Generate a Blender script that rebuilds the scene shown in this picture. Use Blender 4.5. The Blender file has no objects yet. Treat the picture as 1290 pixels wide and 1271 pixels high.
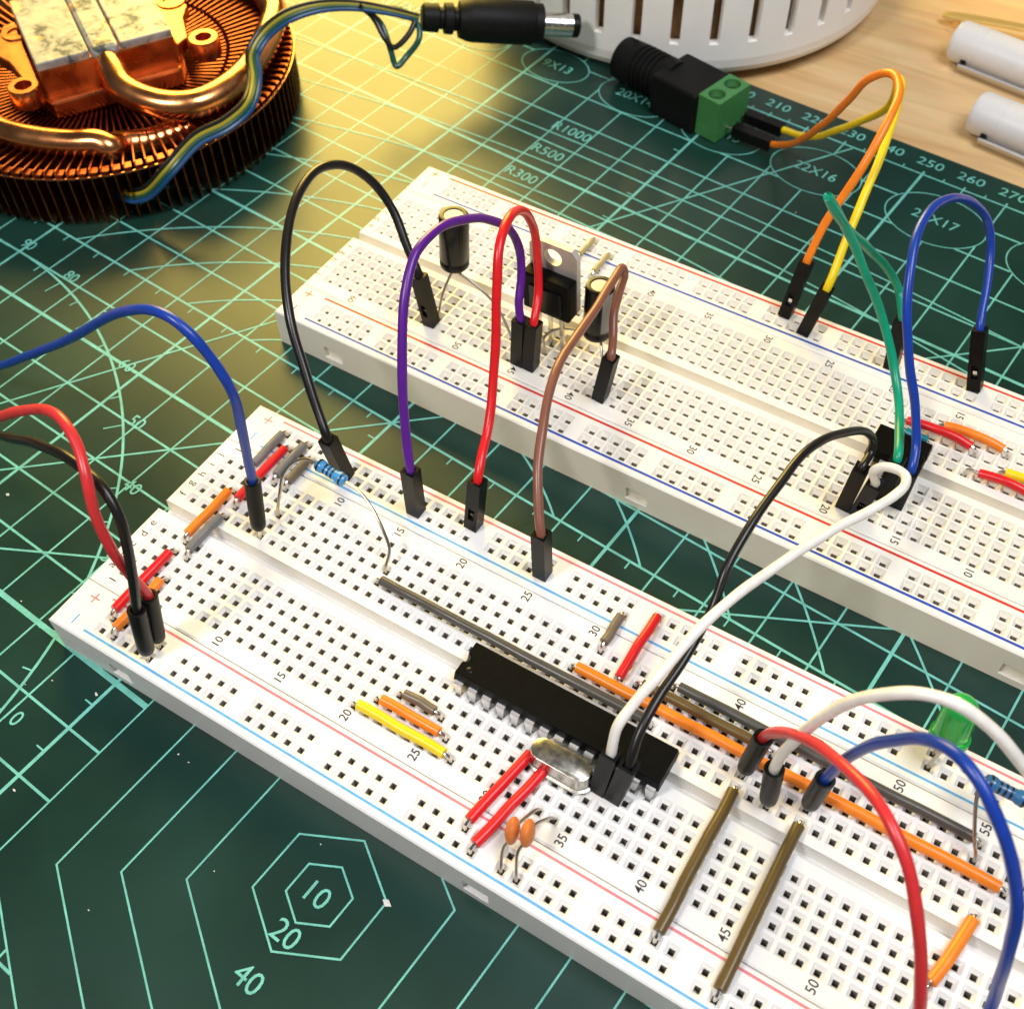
import bpy, math, random
from mathutils import Vector, Matrix
random.seed(7)
# ------------------------------------------------------------------ camera, world, lights, exposure
# Lengths are written in millimetres in the frame of the near breadboard (x along its columns, y across
# its rows, z = 0 on its top face) and turned into metres, table top at z = 0.
ZT = 11.5                       # breadboard top above the table
P = 2.54                        # hole pitch
def W(x, y, z): return Vector((x, y, z + ZT)) * 0.001
FPX, CX, CY = 1454.1729, 645.32, 635.49
CAM = Vector((117.44908, -56.47928, 159.68928))
RT = Vector((0.85183178, 0.52351473, -0.01774684))
DN = Vector((0.40792012, -0.68423543, -0.60450231))
FW = Vector((-0.32860888, 0.50769498, -0.79640568))
sc = bpy.context.scene
cd = bpy.data.cameras.new('camera'); cam = bpy.data.objects.new('camera', cd)
sc.collection.objects.link(cam); sc.camera = cam
M = Matrix.Identity(4)
for i in range(3): M[i][0] = RT[i]; M[i][1] = -DN[i]; M[i][2] = -FW[i]
M.translation = W(*CAM); cam.matrix_world = M
cd.sensor_fit = 'HORIZONTAL'; cd.sensor_width = 36; cd.lens = FPX / 1290 * 36
cd.clip_start = 0.005; cd.clip_end = 20
cd.dof.use_dof = True; cd.dof.focus_distance = 0.185; cd.dof.aperture_fstop = 40

world = bpy.data.worlds.new('World'); sc.world = world; world.use_nodes = True
bgn = world.node_tree.nodes['Background']
bgn.inputs[0].default_value = (0.85, 0.92, 1.0, 1); bgn.inputs[1].default_value = 0.09

def area(name, loc, target, size, watts, col, size_y=None):
    l = bpy.data.lights.new(name, 'AREA'); l.energy = watts; l.color = col
    if size_y: l.shape = 'RECTANGLE'; l.size = size; l.size_y = size_y
    else: l.shape = 'DISK'; l.size = size
    o = bpy.data.objects.new(name, l); sc.collection.objects.link(o)
    o.location = W(*loc)
    o.rotation_euler = (W(*target) - W(*loc)).to_track_quat('-Z', 'Y').to_euler()
    return o
area('room_lamp', (-60, -230, 420), (60, 50, 0), 0.10, 1.4, (1.0, 0.95, 0.90))
area('overhead_fill', (330, 40, 620), (70, 40, 0), 0.36, 3.7, (0.95, 0.96, 1.0))  # broad fill added above the boards to soften the lighting
area('desk_lamp', (-330, 480, 275), (-10, 110, -8), 0.40, 6.6, (1.0, 0.71, 0.16))

vs = sc.view_settings
vs.view_transform = 'Standard'; vs.look = 'None'; vs.exposure = 0.0; vs.gamma = 1.0; vs.use_curve_mapping = False

# ------------------------------------------------------------------ pixel helpers
def ray(x, y): return (RT * ((x - CX) / FPX) + DN * ((y - CY) / FPX) + FW).normalized()
def un(x, y, z=0.0):            # photo pixel -> point on the horizontal plane at height z
    d = ray(x, y); return CAM + d * ((z - CAM.z) / d.z)
def on_plane(A, d, L, pts):     # photo pixels -> points on the plane through A spanned by d and L
    n = d.cross(L).normalized(); out = []
    for x, y in pts:
        r = ray(x, y); out.append(CAM + r * ((A - CAM).dot(n) / r.dot(n)))
    return out
FX, FY, FTH = 149.37560789, 101.95366698, 3.13134613
def NB(c, v, z=0.0): return Vector((c * P, v * P, z))
def FB(c, v, z=0.0):
    u, w = c * P, v * P; cc, ss = math.cos(FTH), math.sin(FTH)
    return Vector((FX + cc * u - ss * w, FY + ss * u + cc * w, z))
MA = math.radians(-5.2308); EX = Vector((math.cos(MA), math.sin(MA), 0)); EY = Vector((-math.sin(MA), math.cos(MA), 0))
MATZ = -8.5
def MT(X, Y, dz=0.0):           # centimetre grid of the cutting mat
    p = EX * (X * 10 + 2.6) + EY * (Y * (10.03 if Y > 0 else 10.0) + 6.9); p.z = MATZ + dz; return p

# ------------------------------------------------------------------ materials
MATS = {}
def mat(name, col, rough=0.5, metal=0.0, var=0.0, vscale=400, bump=0.0, bscale=2000, spec=0.5, coat=0.0, trans=0.0, sss=0.0, ior=1.45, rvar=0.0):
    if name in MATS: return MATS[name]
    m = bpy.data.materials.new(name); m.use_nodes = True; nt = m.node_tree; b = nt.nodes['Principled BSDF']
    def S(k, v):
        if k in b.inputs: b.inputs[k].default_value = v
    S('Base Color', (*col, 1)); S('Roughness', rough); S('Metallic', metal); S('Specular IOR Level', spec)
    S('Coat Weight', coat); S('Coat Roughness', 0.15); S('Transmission Weight', trans); S('IOR', ior)
    if sss: S('Subsurface Weight', sss); S('Subsurface Radius', (1, .9, .8)); S('Subsurface Scale', 0.0008)
    if var or bump or rvar:
        tc = nt.nodes.new('ShaderNodeTexCoord')
        nz = nt.nodes.new('ShaderNodeTexNoise'); nz.inputs['Scale'].default_value = vscale; nz.inputs['Detail'].default_value = 5
        nt.links.new(tc.outputs['Object'], nz.inputs['Vector'])
        if var:
            mx = nt.nodes.new('ShaderNodeMix'); mx.data_type = 'RGBA'
            rp = nt.nodes.new('ShaderNodeMapRange'); rp.inputs[1].default_value = .3; rp.inputs[2].default_value = .7
            nt.links.new(nz.outputs['Fac'], rp.inputs[0]); nt.links.new(rp.outputs[0], mx.inputs['Factor'])
            mx.inputs['A'].default_value = (*[c * (1 - var) for c in col], 1)
            mx.inputs['B'].default_value = (*[min(1, c * (1 + var)) for c in col], 1)
            nt.links.new(mx.outputs['Result'], b.inputs['Base Color'])
        if rvar:
            r2 = nt.nodes.new('ShaderNodeMapRange'); r2.inputs[1].default_value = .3; r2.inputs[2].default_value = .7
            r2.inputs[3].default_value = max(.02, rough - rvar); r2.inputs[4].default_value = rough + rvar
            nt.links.new(nz.outputs['Fac'], r2.inputs[0]); nt.links.new(r2.outputs[0], b.inputs['Roughness'])
        if bump:
            n2 = nt.nodes.new('ShaderNodeTexNoise'); n2.inputs['Scale'].default_value = bscale; n2.inputs['Detail'].default_value = 3
            nt.links.new(tc.outputs['Object'], n2.inputs['Vector'])
            bp = nt.nodes.new('ShaderNodeBump'); bp.inputs['Strength'].default_value = bump; bp.inputs['Distance'].default_value = 0.0002
            nt.links.new(n2.outputs['Fac'], bp.inputs['Height']); nt.links.new(bp.outputs['Normal'], b.inputs['Normal'])
    MATS[name] = m; return m
mat('abs_white', (.83, .82, .80), .42, var=.05, vscale=55, bump=.06, bscale=3000, sss=.08)
mat('abs_lamplit', (.83, .80, .73), .42, var=.05, vscale=55, bump=.06, bscale=3000, sss=.08)  # rear board's white plastic with warm lamplight put into the colour
mat('hole_shade', (.27, .24, .20), .6)  # white plastic hole walls, the shade inside put into the colour
mat('contact', (.34, .32, .29), .30, metal=.95)
mat('ink', (.035, .03, .03), .6, var=.3, vscale=3000)
mat('red_line', (.74, .20, .23), .5, var=.12, vscale=900); mat('red_line_far', (.65, .035, .02), .5, var=.12, vscale=900)
mat('blue_line', (.11, .40, .74), .5, var=.12, vscale=900); mat('blue_line_far', (.02, .07, .42), .5, var=.12, vscale=900)
mat('mat_green', (.007, .034, .025), .33, var=.28, vscale=28, bump=.05, bscale=2500, rvar=.04)
mat('mat_print', (.15, .48, .41), .40, var=.18, vscale=500)
mat('black_plastic', (.004, .004, .0038), .38, spec=.2, var=.2, vscale=900, bump=.08, bscale=4000)
mat('black_matte', (.005, .005, .0048), .5, spec=.2, var=.25, vscale=700, bump=.15, bscale=4000)
mat('chip_black', (.0028, .0028, .0028), .45, spec=.10, var=.2, vscale=600, bump=.12, bscale=6000)
mat('black_sleeve', (.006, .006, .007), .26, spec=.35)
mat('grey_stripe', (.22, .22, .23), .3)
mat('tin', (.70, .69, .66), .22, metal=1, var=.08, vscale=900, rvar=.08)
mat('lead', (.50, .46, .41), .32, metal=1, var=.15, vscale=1200)
mat('copper_lead', (.62, .40, .28), .35, metal=1)
mat('aluminium', (.56, .53, .48), .42, metal=1, var=.05, vscale=300, bump=.05)
mat('nickel', (.56, .53, .47), .25, metal=1, var=.06, vscale=700, rvar=.06)
mat('brass', (.86, .60, .20), .30, metal=.6)
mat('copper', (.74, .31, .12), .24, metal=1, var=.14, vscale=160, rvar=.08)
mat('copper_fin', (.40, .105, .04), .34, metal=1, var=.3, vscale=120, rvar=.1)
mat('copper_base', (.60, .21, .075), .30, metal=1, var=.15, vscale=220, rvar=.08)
mat('ceramic_orange', (.58, .17, .035), .38, var=.12, vscale=700, bump=.06)
mat('resistor_blue', (.06, .30, .62), .28, coat=.3, var=.06, vscale=900)
mat('resistor_dark', (.03, .14, .32), .28, coat=.3, var=.06, vscale=900)
mat('band_black', (.012, .014, .02), .35)
mat('led_green', (.03, .55, .10), .10, trans=.45, ior=1.5)
mat('cap_top', (.55, .53, .48), .5, metal=.35)
mat('tab_metal', (.68, .65, .60), .48, metal=.45, var=.06, vscale=250, bump=.05)
mat('clip_steel', (.80, .79, .77), .35, metal=.8)
mat('pin_tin', (.80, .80, .79), .42, metal=.75)
mat('terminal_green', (.05, .21, .06), .42, var=.06, vscale=500, bump=.05)
mat('pla_white', (.90, .88, .84), .5, var=.02, vscale=120)
mat('pen_grey', (.70, .69, .69), .38, var=.02)
WC = dict(black=(.010, .009, .009), purple=(.095, .012, .24), red=(.66, .012, .016), brown=(.22, .085, .055), orange=(.85, .22, .015),
          yellow=(.85, .62, .012), green=(.002, .29, .16), blue=(.008, .045, .33), white=(.82, .79, .74), grey=(.17, .165, .16),
          darkgrey=(.075, .07, .062), tan=(.16, .125, .085), olive=(.115, .075, .022), straw=(.40, .33, .17), teal=(.0, .16, .22),
          ribbonblue=(.01, .06, .18), ribbonyellow=(.30, .26, .02), ribbongreen=(.01, .07, .05), softred=(.60, .03, .035))
for k, c in WC.items(): mat('wire_' + k, c, .30, var=.07, vscale=500, bump=.05, bscale=1500)

def wood():
    m = bpy.data.materials.new('wood'); m.use_nodes = True; nt = m.node_tree; b = nt.nodes['Principled BSDF']
    tc = nt.nodes.new('ShaderNodeTexCoord'); mp = nt.nodes.new('ShaderNodeMapping')
    mp.inputs['Rotation'].default_value = (0, 0, math.radians(18)); mp.inputs['Scale'].default_value = (6, 60, 20)
    nz = nt.nodes.new('ShaderNodeTexNoise'); nz.inputs['Scale'].default_value = 2.2; nz.inputs['Detail'].default_value = 8; nz.inputs['Distortion'].default_value = .8
    cr = nt.nodes.new('ShaderNodeValToRGB'); e = cr.color_ramp.elements
    e[0].position = .28; e[0].color = (.62, .37, .15, 1); e[1].position = .72; e[1].color = (.86, .62, .33, 1)
    fn = nt.nodes.new('ShaderNodeTexNoise'); fn.inputs['Scale'].default_value = 14; fn.inputs['Detail'].default_value = 6
    mx = nt.nodes.new('ShaderNodeMix'); mx.data_type = 'RGBA'; mx.blend_type = 'MULTIPLY'; mx.inputs['Factor'].default_value = .25
    bp = nt.nodes.new('ShaderNodeBump'); bp.inputs['Strength'].default_value = .12; bp.inputs['Distance'].default_value = .0003
    L = nt.links.new
    L(tc.outputs['Object'], mp.inputs['Vector']); L(mp.outputs[0], nz.inputs['Vector']); L(mp.outputs[0], fn.inputs['Vector'])
    L(nz.outputs['Fac'], cr.inputs[0]); L(cr.outputs[0], mx.inputs['A']); L(fn.outputs['Color'], mx.inputs['B'])
    L(mx.outputs['Result'], b.inputs['Base Color']); L(nz.outputs['Fac'], bp.inputs['Height']); L(bp.outputs[0], b.inputs['Normal'])
    b.inputs['Roughness'].default_value = .42
    MATS['wood'] = m
wood()
def paste():   # smeared thermal paste on the copper contact plate
    m = bpy.data.materials.new('thermal_paste'); m.use_nodes = True; nt = m.node_tree; b = nt.nodes['Principled BSDF']
    tc = nt.nodes.new('ShaderNodeTexCoord')
    n1 = nt.nodes.new('ShaderNodeTexNoise'); n1.inputs['Scale'].default_value = 150; n1.inputs['Detail'].default_value = 10; n1.inputs['Roughness'].default_value = .74; n1.inputs['Distortion'].default_value = .25
    n2 = nt.nodes.new('ShaderNodeTexNoise'); n2.inputs['Scale'].default_value = 90; n2.inputs['Detail'].default_value = 6
    c1 = nt.nodes.new('ShaderNodeValToRGB'); e = c1.color_ramp.elements
    e[0].position = .41; e[0].color = (.045, .06, .075, 1); e[1].position = .58; e[1].color = (.40, .40, .38, 1)
    x = e.new(.47); x.color = (.27, .28, .28, 1)
    c2 = nt.nodes.new('ShaderNodeValToRGB'); e = c2.color_ramp.elements
    e[0].position = .58; e[0].color = (0, 0, 0, 1); e[1].position = .66; e[1].color = (1, 1, 1, 1)
    mx = nt.nodes.new('ShaderNodeMix'); mx.data_type = 'RGBA'; mx.inputs['B'].default_value = (.80, .52, .28, 1)
    bp = nt.nodes.new('ShaderNodeBump'); bp.inputs['Strength'].default_value = .5; bp.inputs['Distance'].default_value = .0004
    L = nt.links.new
    for n in (n1, n2): L(tc.outputs['Object'], n.inputs['Vector'])
    L(n1.outputs['Fac'], c1.inputs[0]); L(n2.outputs['Fac'], c2.inputs[0]); L(c1.outputs[0], mx.inputs['A']); L(c2.outputs[0], mx.inputs['Factor'])
    L(mx.outputs['Result'], b.inputs['Base Color']); L(n1.outputs['Fac'], bp.inputs['Height']); L(bp.outputs[0], b.inputs['Normal'])
    b.inputs['Roughness'].default_value = .5; b.inputs['Metallic'].default_value = .35
    MATS['thermal_paste'] = m
paste()
def layered():  # 3-D printed wall: fine horizontal layer lines
    m = MATS['pla_white']; nt = m.node_tree; b = nt.nodes['Principled BSDF']
    tc = nt.nodes.new('ShaderNodeTexCoord'); wv = nt.nodes.new('ShaderNodeTexWave'); wv.bands_direction = 'Z'
    wv.inputs['Scale'].default_value = 900; wv.inputs['Distortion'].default_value = .6
    bp = nt.nodes.new('ShaderNodeBump'); bp.inputs['Strength'].default_value = .35; bp.inputs['Distance'].default_value = .0001
    nt.links.new(tc.outputs['Object'], wv.inputs['Vector']); nt.links.new(wv.outputs['Fac'], bp.inputs['Height']); nt.links.new(bp.outputs[0], b.inputs['Normal'])
layered()

# ------------------------------------------------------------------ mesh helpers
COL = sc.collection
def basis(d):
    d = d.normalized(); a = Vector((0, 0, 1)) if abs(d.z) < .9 else Vector((1, 0, 0))
    x = a.cross(d).normalized(); return x, d.cross(x)
def spline(pts, n=8):
    pts = [Vector(p) for p in pts]
    if len(pts) < 3: return pts
    q = [pts[0] * 2 - pts[1]] + pts + [pts[-1] * 2 - pts[-2]]; out = []
    for i in range(1, len(q) - 2):
        p0, p1, p2, p3 = q[i - 1:i + 3]
        t0 = 0; t1 = t0 + max(1e-4, (p1 - p0).length) ** .5; t2 = t1 + max(1e-4, (p2 - p1).length) ** .5; t3 = t2 + max(1e-4, (p3 - p2).length) ** .5
        for k in range(n):
            t = t1 + (t2 - t1) * k / n
            a1 = p0 * ((t1 - t) / (t1 - t0)) + p1 * ((t - t0) / (t1 - t0)); a2 = p1 * ((t2 - t) / (t2 - t1)) + p2 * ((t - t1) / (t2 - t1)); a3 = p2 * ((t3 - t) / (t3 - t2)) + p3 * ((t - t2) / (t3 - t2))
            b1 = a1 * ((t2 - t) / (t2 - t0)) + a2 * ((t - t0) / (t2 - t0)); b2 = a2 * ((t3 - t) / (t3 - t1)) + a3 * ((t - t1) / (t3 - t1))
            out.append(b1 * ((t2 - t) / (t2 - t1)) + b2 * ((t - t1) / (t2 - t1)))
    out.append(pts[-1]); return out
class MB:
    def __init__(s): s.v = []; s.f = []; s.m = []; s.mi = 0
    def add(s, vs_, fs):
        o = len(s.v); s.v += [Vector(p) for p in vs_]
        for f in fs: s.f.append([i + o for i in f]); s.m.append(s.mi)
        return s
    def quad(s, a, b, c, d): return s.add([a, b, c, d], [(0, 1, 2, 3)])
    def box(s, lo, hi, T=None):
        x0, y0, z0 = lo; x1, y1, z1 = hi
        v = [Vector(p) for p in ((x0, y0, z0), (x1, y0, z0), (x1, y1, z0), (x0, y1, z0), (x0, y0, z1), (x1, y0, z1), (x1, y1, z1), (x0, y1, z1))]
        if T: v = [T(p) for p in v]
        return s.add(v, [(0, 3, 2, 1), (4, 5, 6, 7), (0, 1, 5, 4), (1, 2, 6, 5), (2, 3, 7, 6), (3, 0, 4, 7)])
    def prism(s, poly, z0, z1, T=None):     # polygon in x, y pulled up from z0 to z1
        n = len(poly); v = [Vector((x, y, z0)) for x, y in poly] + [Vector((x, y, z1)) for x, y in poly]
        if T: v = [T(p) for p in v]
        return s.add(v, [tuple(range(n))[::-1], tuple(range(n, 2 * n))] + [(i, (i + 1) % n, n + (i + 1) % n, n + i) for i in range(n)])
    def tube(s, pts, r, n=12, caps=True):
        pts = [Vector(p) for p in pts]; rs = r if isinstance(r, (list, tuple)) else [r] * len(pts)
        t = (pts[1] - pts[0]).normalized(); x, y = basis(t); rings = []
        for i, p in enumerate(pts):
            tn = (pts[min(i + 1, len(pts) - 1)] - pts[max(i - 1, 0)]).normalized()
            x = (x - tn * x.dot(tn)).normalized(); y = tn.cross(x)
            rings.append([p + (x * math.cos(2 * math.pi * k / n) + y * math.sin(2 * math.pi * k / n)) * rs[i] for k in range(n)])
        v = [q for g in rings for q in g]; f = []
        for i in range(len(rings) - 1):
            for k in range(n): f.append((i * n + k, i * n + (k + 1) % n, (i + 1) * n + (k + 1) % n, (i + 1) * n + k))
        if caps: f += [tuple(range(n))[::-1], tuple(range(len(v) - n, len(v)))]
        return s.add(v, f)
    def lathe(s, o, d, prof, n=28, capa=True, capb=True):   # prof: (distance along d, radius)
        o = Vector(o); d = Vector(d).normalized(); x, y = basis(d); v = []; f = []
        for t, r in prof: v += [o + d * t + (x * math.cos(2 * math.pi * k / n) + y * math.sin(2 * math.pi * k / n)) * r for k in range(n)]
        for i in range(len(prof) - 1):
            for k in range(n): f.append((i * n + k, i * n + (k + 1) % n, (i + 1) * n + (k + 1) % n, (i + 1) * n + k))
        if capa: f.append(tuple(range(n))[::-1])
        if capb: f.append(tuple(range(len(v) - n, len(v))))
        return s.add(v, f)
    def mesh(s, name, mats, org=Vector((0, 0, 0)), smooth=35):
        me = bpy.data.meshes.new(name)
        me.from_pydata([tuple((p - org) * 0.001) for p in s.v], [], s.f)
        for m in (mats if isinstance(mats, (list, tuple)) else [mats]): me.materials.append(MATS[m])
        if isinstance(mats, (list, tuple)): me.polygons.foreach_set('material_index', s.m)
        if smooth:
            me.polygons.foreach_set('use_smooth', [True] * len(me.polygons)); me.set_sharp_from_angle(angle=math.radians(smooth))
        me.update(); return me
    def build(s, name, mats, parent=None, smooth=35, bevel=0, local=False):
        org = Vector((0, 0, 0)) if local or parent is None else ORG[parent.name]
        if parent is None: org = Vector((0, 0, -ZT))
        o = bpy.data.objects.new(name, s.mesh(name, mats, org, smooth)); COL.objects.link(o)
        if parent: o.parent = parent; ORG[o.name] = org
        if bevel:
            md = o.modifiers.new('bevel', 'BEVEL'); md.width = bevel * 0.001; md.segments = 2; md.limit_method = 'ANGLE'; md.angle_limit = math.radians(40)
        return o
ORG = {}
def tag(o, label, cat, group=None, kind=None):
    if label: o['label'] = label
    if cat: o['category'] = cat
    if group: o['group'] = group
    if kind: o['kind'] = kind
    return o
def thing(name, org, label, cat, group=None):
    o = bpy.data.objects.new(name, None); COL.objects.link(o); o.empty_display_size = .005
    org = Vector(org); o.location = W(*org); ORG[o.name] = org
    return tag(o, label, cat, group)
TXT = {}
def glyphs(s, off=0.0):
    k = (s, off)
    if k not in TXT:
        c = bpy.data.curves.new('t', 'FONT'); c.body = s; c.align_x = 'CENTER'; c.align_y = 'CENTER'; c.size = 1; c.offset = off; c.resolution_u = 3
        o = bpy.data.objects.new('t', c); COL.objects.link(o)
        bpy.context.view_layer.update()
        me = bpy.data.meshes.new_from_object(o.evaluated_get(bpy.context.evaluated_depsgraph_get()))
        vv = [p.co.copy() for p in me.vertices]
        cx = (min(p.x for p in vv) + max(p.x for p in vv)) / 2; cy = (min(p.y for p in vv) + max(p.y for p in vv)) / 2
        TXT[k] = ([(p.x - cx, p.y - cy) for p in vv], [tuple(p.vertices) for p in me.polygons])
        bpy.data.objects.remove(o); bpy.data.curves.remove(c); bpy.data.meshes.remove(me)
    return TXT[k]
def put_text(mb, s, size, fn, sx=1.0, off=0.0):   # fn maps text-plane millimetres to a point
    v, f = glyphs(s, off); mb.add([fn(x * size * sx, y * size) for x, y in v], f)

# ------------------------------------------------------------------ table and cutting mat
t = MB().box((-900, -700, -11.5 - 25), (900, 900, -11.5)).build('table_top', 'wood'); tag(t, None, None, kind='structure')

HC = (6.07, -2.58)
OV = [(-8.35, 16.7, .85, .55, '17X11'), (-5.95, 16.72, .9, .6, '18X12'), (-3.5, 16.72, .95, .65, '19X13'), (-1.05, 16.72, 1.0, .7, '20X14'),
      (1.42, 16.7, 1.05, .75, '21X15'), (3.95, 16.68, 1.1, .8, '22X16'), (6.93, 16.66, 1.15, .85, '23X17'), (9.85, 16.6, 1.2, .9, '24X18'), (12.7, 16.6, 1.25, .95, '25X19')]
def in_hex(X, Y, Rr):
    x, y = abs(X - HC[0]), abs(Y - HC[1]); return x < Rr * .866 and y < Rr - x * .57735
def blocked(X, Y, thick):
    if in_hex(X, Y, 5.0): return True
    return not thick and any(((X - a) / rx) ** 2 + ((Y - b) / ry) ** 2 < 1 for a, b, rx, ry, _ in OV)
mt = thing('cutting_mat', MT(3, 3, -3), 'dark green self-healing cutting mat with pale teal grid lines under both breadboards', 'cutting mat')
def matT(p): return EX * (p.x * 10 + 2.6) + EY * (p.y * 10.03 + 6.9) + Vector((0, 0, p.z))
MB().box((-20, -13, -11.5), (27, 18.9, MATZ), T=matT).build('mat_sheet', 'mat_green', mt, bevel=.5)
g = MB()
def seg(a, b, w, dz):
    a, b = MT(*a, dz), MT(*b, dz); d = (b - a).normalized(); n = Vector((-d.y, d.x, 0)) * (w / 2)
    g.quad(a - n, b - n, b + n, a + n)
def clipped(a, b, w, dz, thick=False):
    a, b = Vector((*a, 0)), Vector((*b, 0)); N = max(2, int((b - a).length / .03)); st = None
    for i in range(N + 1):
        p = a.lerp(b, i / N); ok = not blocked(p.x, p.y, thick)
        if ok and st is None: st = p
        if st is not None and (not ok or i == N):
            e = p if ok else a.lerp(b, (i - 1) / N)
            if (e - st).length > .02: seg(st[:2], e[:2], w, dz)
            st = None
def poly(pts, w, dz, closed=False):
    pts = [MT(x, y, dz) for x, y in pts]; n = len(pts); L = []
    for i in range(n):
        a = pts[i - 1] if (i or closed) else pts[i]; b = pts[(i + 1) % n] if (i < n - 1 or closed) else pts[i]
        d1 = (pts[i] - a); d2 = (b - pts[i])
        if d1.length < 1e-6: d1 = d2
        if d2.length < 1e-6: d2 = d1
        d1.normalize(); d2.normalize(); m = (d1 + d2).normalized(); nn = Vector((-m.y, m.x, 0)) * (w / 2 / max(.5, m.dot(d1)))
        L.append((pts[i] - nn, pts[i] + nn))
    for i in range(n if closed else n - 1): j = (i + 1) % n; g.quad(L[i][0], L[j][0], L[j][1], L[i][1])
for X in range(-19, 27):
    th = (X - 1) % 5 == 0; clipped((X, -12), (X, 18.12), .62 if th else .36, .020, th)
for Y in range(-12, 19):
    th = (Y - 3) % 5 == 0; w = .72 if th else .45
    if Y == -2: w = 1.0
    if Y == 18: w = .45
    if Y == 5: w = .50
    clipped((-19.1, Y), (26, Y), w, .030, th)
for X in range(-19, 26): seg((X + .5, 5), (X + .5, 4.82), .28, .036); seg((X + .5, 18), (X + .5, 18.12), .28, .036)
for Y in range(-12, 18):
    if not in_hex(1, Y + .5, 5): seg((1, Y + .5), (.82, Y + .5), .28, .042)
PCN = (-9, -5)
def pol(a, r): return (PCN[0] + r * math.cos(math.radians(a)), PCN[1] + r * math.sin(math.radians(a)))
poly([pol(a, 9.0) for a in range(0, 181, 2)], .50, .048)
for a in range(5, 180, 5): r = 8.62 if a % 10 == 0 else 8.8; seg(pol(a, r), pol(a, 8.98), .28, .054)
for a, r in ((60, 26.5), (45, 31), (30, 30)):
    e = pol(a, r)
    clipped(pol(a, 0), e, .40, .060 + a * .0001, True)
for Rr, pk in ((6, 6.4), (8, 7.4), (10, 8.4), (12, 9.4), (15, 10.4), (20, 11.4), (30, 12.4), (50, 13.4), (100, 14.4)):
    yc = pk - Rr; pts = []
    for k in range(-90, 91, 1):
        x = 1 + k * .2 if Rr > 13 else 1 + math.sqrt(Rr * Rr - (5 - yc) ** 2) * k / 90
        if abs(x - 1) <= Rr * .98:
            y = yc + math.sqrt(Rr * Rr - (x - 1) ** 2)
            if y >= 4.99: pts.append((x, y))
    poly(pts, .40, .066 + Rr * .0001)
for s_ in (.5, 1, 2, 3, 4, 5): poly([(HC[0] + s_ * math.sin(math.radians(60 * k)), HC[1] + s_ * math.cos(math.radians(60 * k))) for k in range(6)], .30, .08, True)
for a, b, rx, ry, _ in OV: poly([(a + rx * math.cos(k * math.pi / 24), b + ry * math.sin(k * math.pi / 24)) for k in range(48)], .27, .084, True)
tag(g.build('printed_grid', 'mat_print', mt, smooth=0), None, None, kind='stuff')
tx = MB()
def mtext(s, X, Y, size, rot=0, sx=1.0, off=.001):
    c, sn = math.cos(math.radians(rot)), math.sin(math.radians(rot))
    put_text(tx, s, size, lambda x, y: MT(X + (x * c - y * sn) / 10, Y + (x * sn + y * c) / 10, .095), sx, off)
for X in range(-18, 26): mtext(str((X + 19) * 10), X, 18.46, 4.0, 0, 1.1)
for a in range(10, 180, 10): x, y = pol(a, 9.27); mtext(str(a), x, y, 3.8, 0, .95, .006)
mtext('10', HC[0], HC[1] - .02, 4.6); mtext('20', HC[0], HC[1] - .70, 4.6); mtext('40', HC[0], HC[1] - 1.46, 4.6); mtext('60', HC[0], HC[1] - 2.5, 4.6); mtext('80', HC[0], HC[1] - 3.5, 4.6)
for s_, y in (('R1000', 14.66), ('R500', 13.67), ('R300', 12.62), ('R200', 11.6), ('R150', 10.6), ('R120', 9.6), ('R100', 8.6), ('R80', 7.6), ('R60', 6.6)): mtext(s_, -1.53, y, 4.4, 0, .95)
for a, b, rx, ry, s_ in OV: mtext(s_, a, b, 4.2, 0, .95)
tag(tx.build('printed_numerals', 'mat_print', mt, smooth=0), None, None, kind='stuff')

# ------------------------------------------------------------------ breadboards
X0, X1, Y0, Y1, ZB = -1.21, 163.79, -13.28, 41.22, -8.5
def panel(mb, x0, x1, y0, y1, xs, ys, w, hw, df, dh, zt=0.0):
    xb = [x0] + [q for x in xs for q in (x - w, x + w)] + [x1]; yb = [y0] + [q for y in ys for q in (y - w, y + w)] + [y1]
    for i in range(len(xb) - 1):
        for j in range(len(yb) - 1):
            a, b, c, d = xb[i], xb[i + 1], yb[j], yb[j + 1]
            if i % 2 == 0 and j % 2 == 0 or i % 2 == 0 and True and j % 2 == 1 and False: pass
            if i % 2 and j % 2:
                cx, cy = (a + b) / 2, (c + d) / 2
                o = [Vector((a, c, zt)), Vector((b, c, zt)), Vector((b, d, zt)), Vector((a, d, zt))]
                q = [Vector((cx + sx * hw, cy + sy * hw, zt - df)) for sx, sy in ((-1, -1), (1, -1), (1, 1), (-1, 1))]
                bt = [p - Vector((0, 0, dh)) for p in q]
                mb.mi = 0; mb.add(o + q, [(k, (k + 1) % 4, 4 + (k + 1) % 4, 4 + k) for k in range(4)])
                mb.mi = 1; mb.add(q + bt, [(k, (k + 1) % 4, 4 + (k + 1) % 4, 4 + k) for k in range(4)])
                tl = [Vector((0, 0, random.uniform(-.3, .3))) for _ in range(2)]; mb.mi = 2; mb.add([bt[0] + tl[0], bt[1] + tl[1], bt[2] - tl[0], bt[3] - tl[1]], [(0, 1, 2, 3)]); mb.mi = 0
            else:
                mb.mi = 0; mb.quad(Vector((a, c, zt)), Vector((b, c, zt)), Vector((b, d, zt)), Vector((a, d, zt)))
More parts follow.
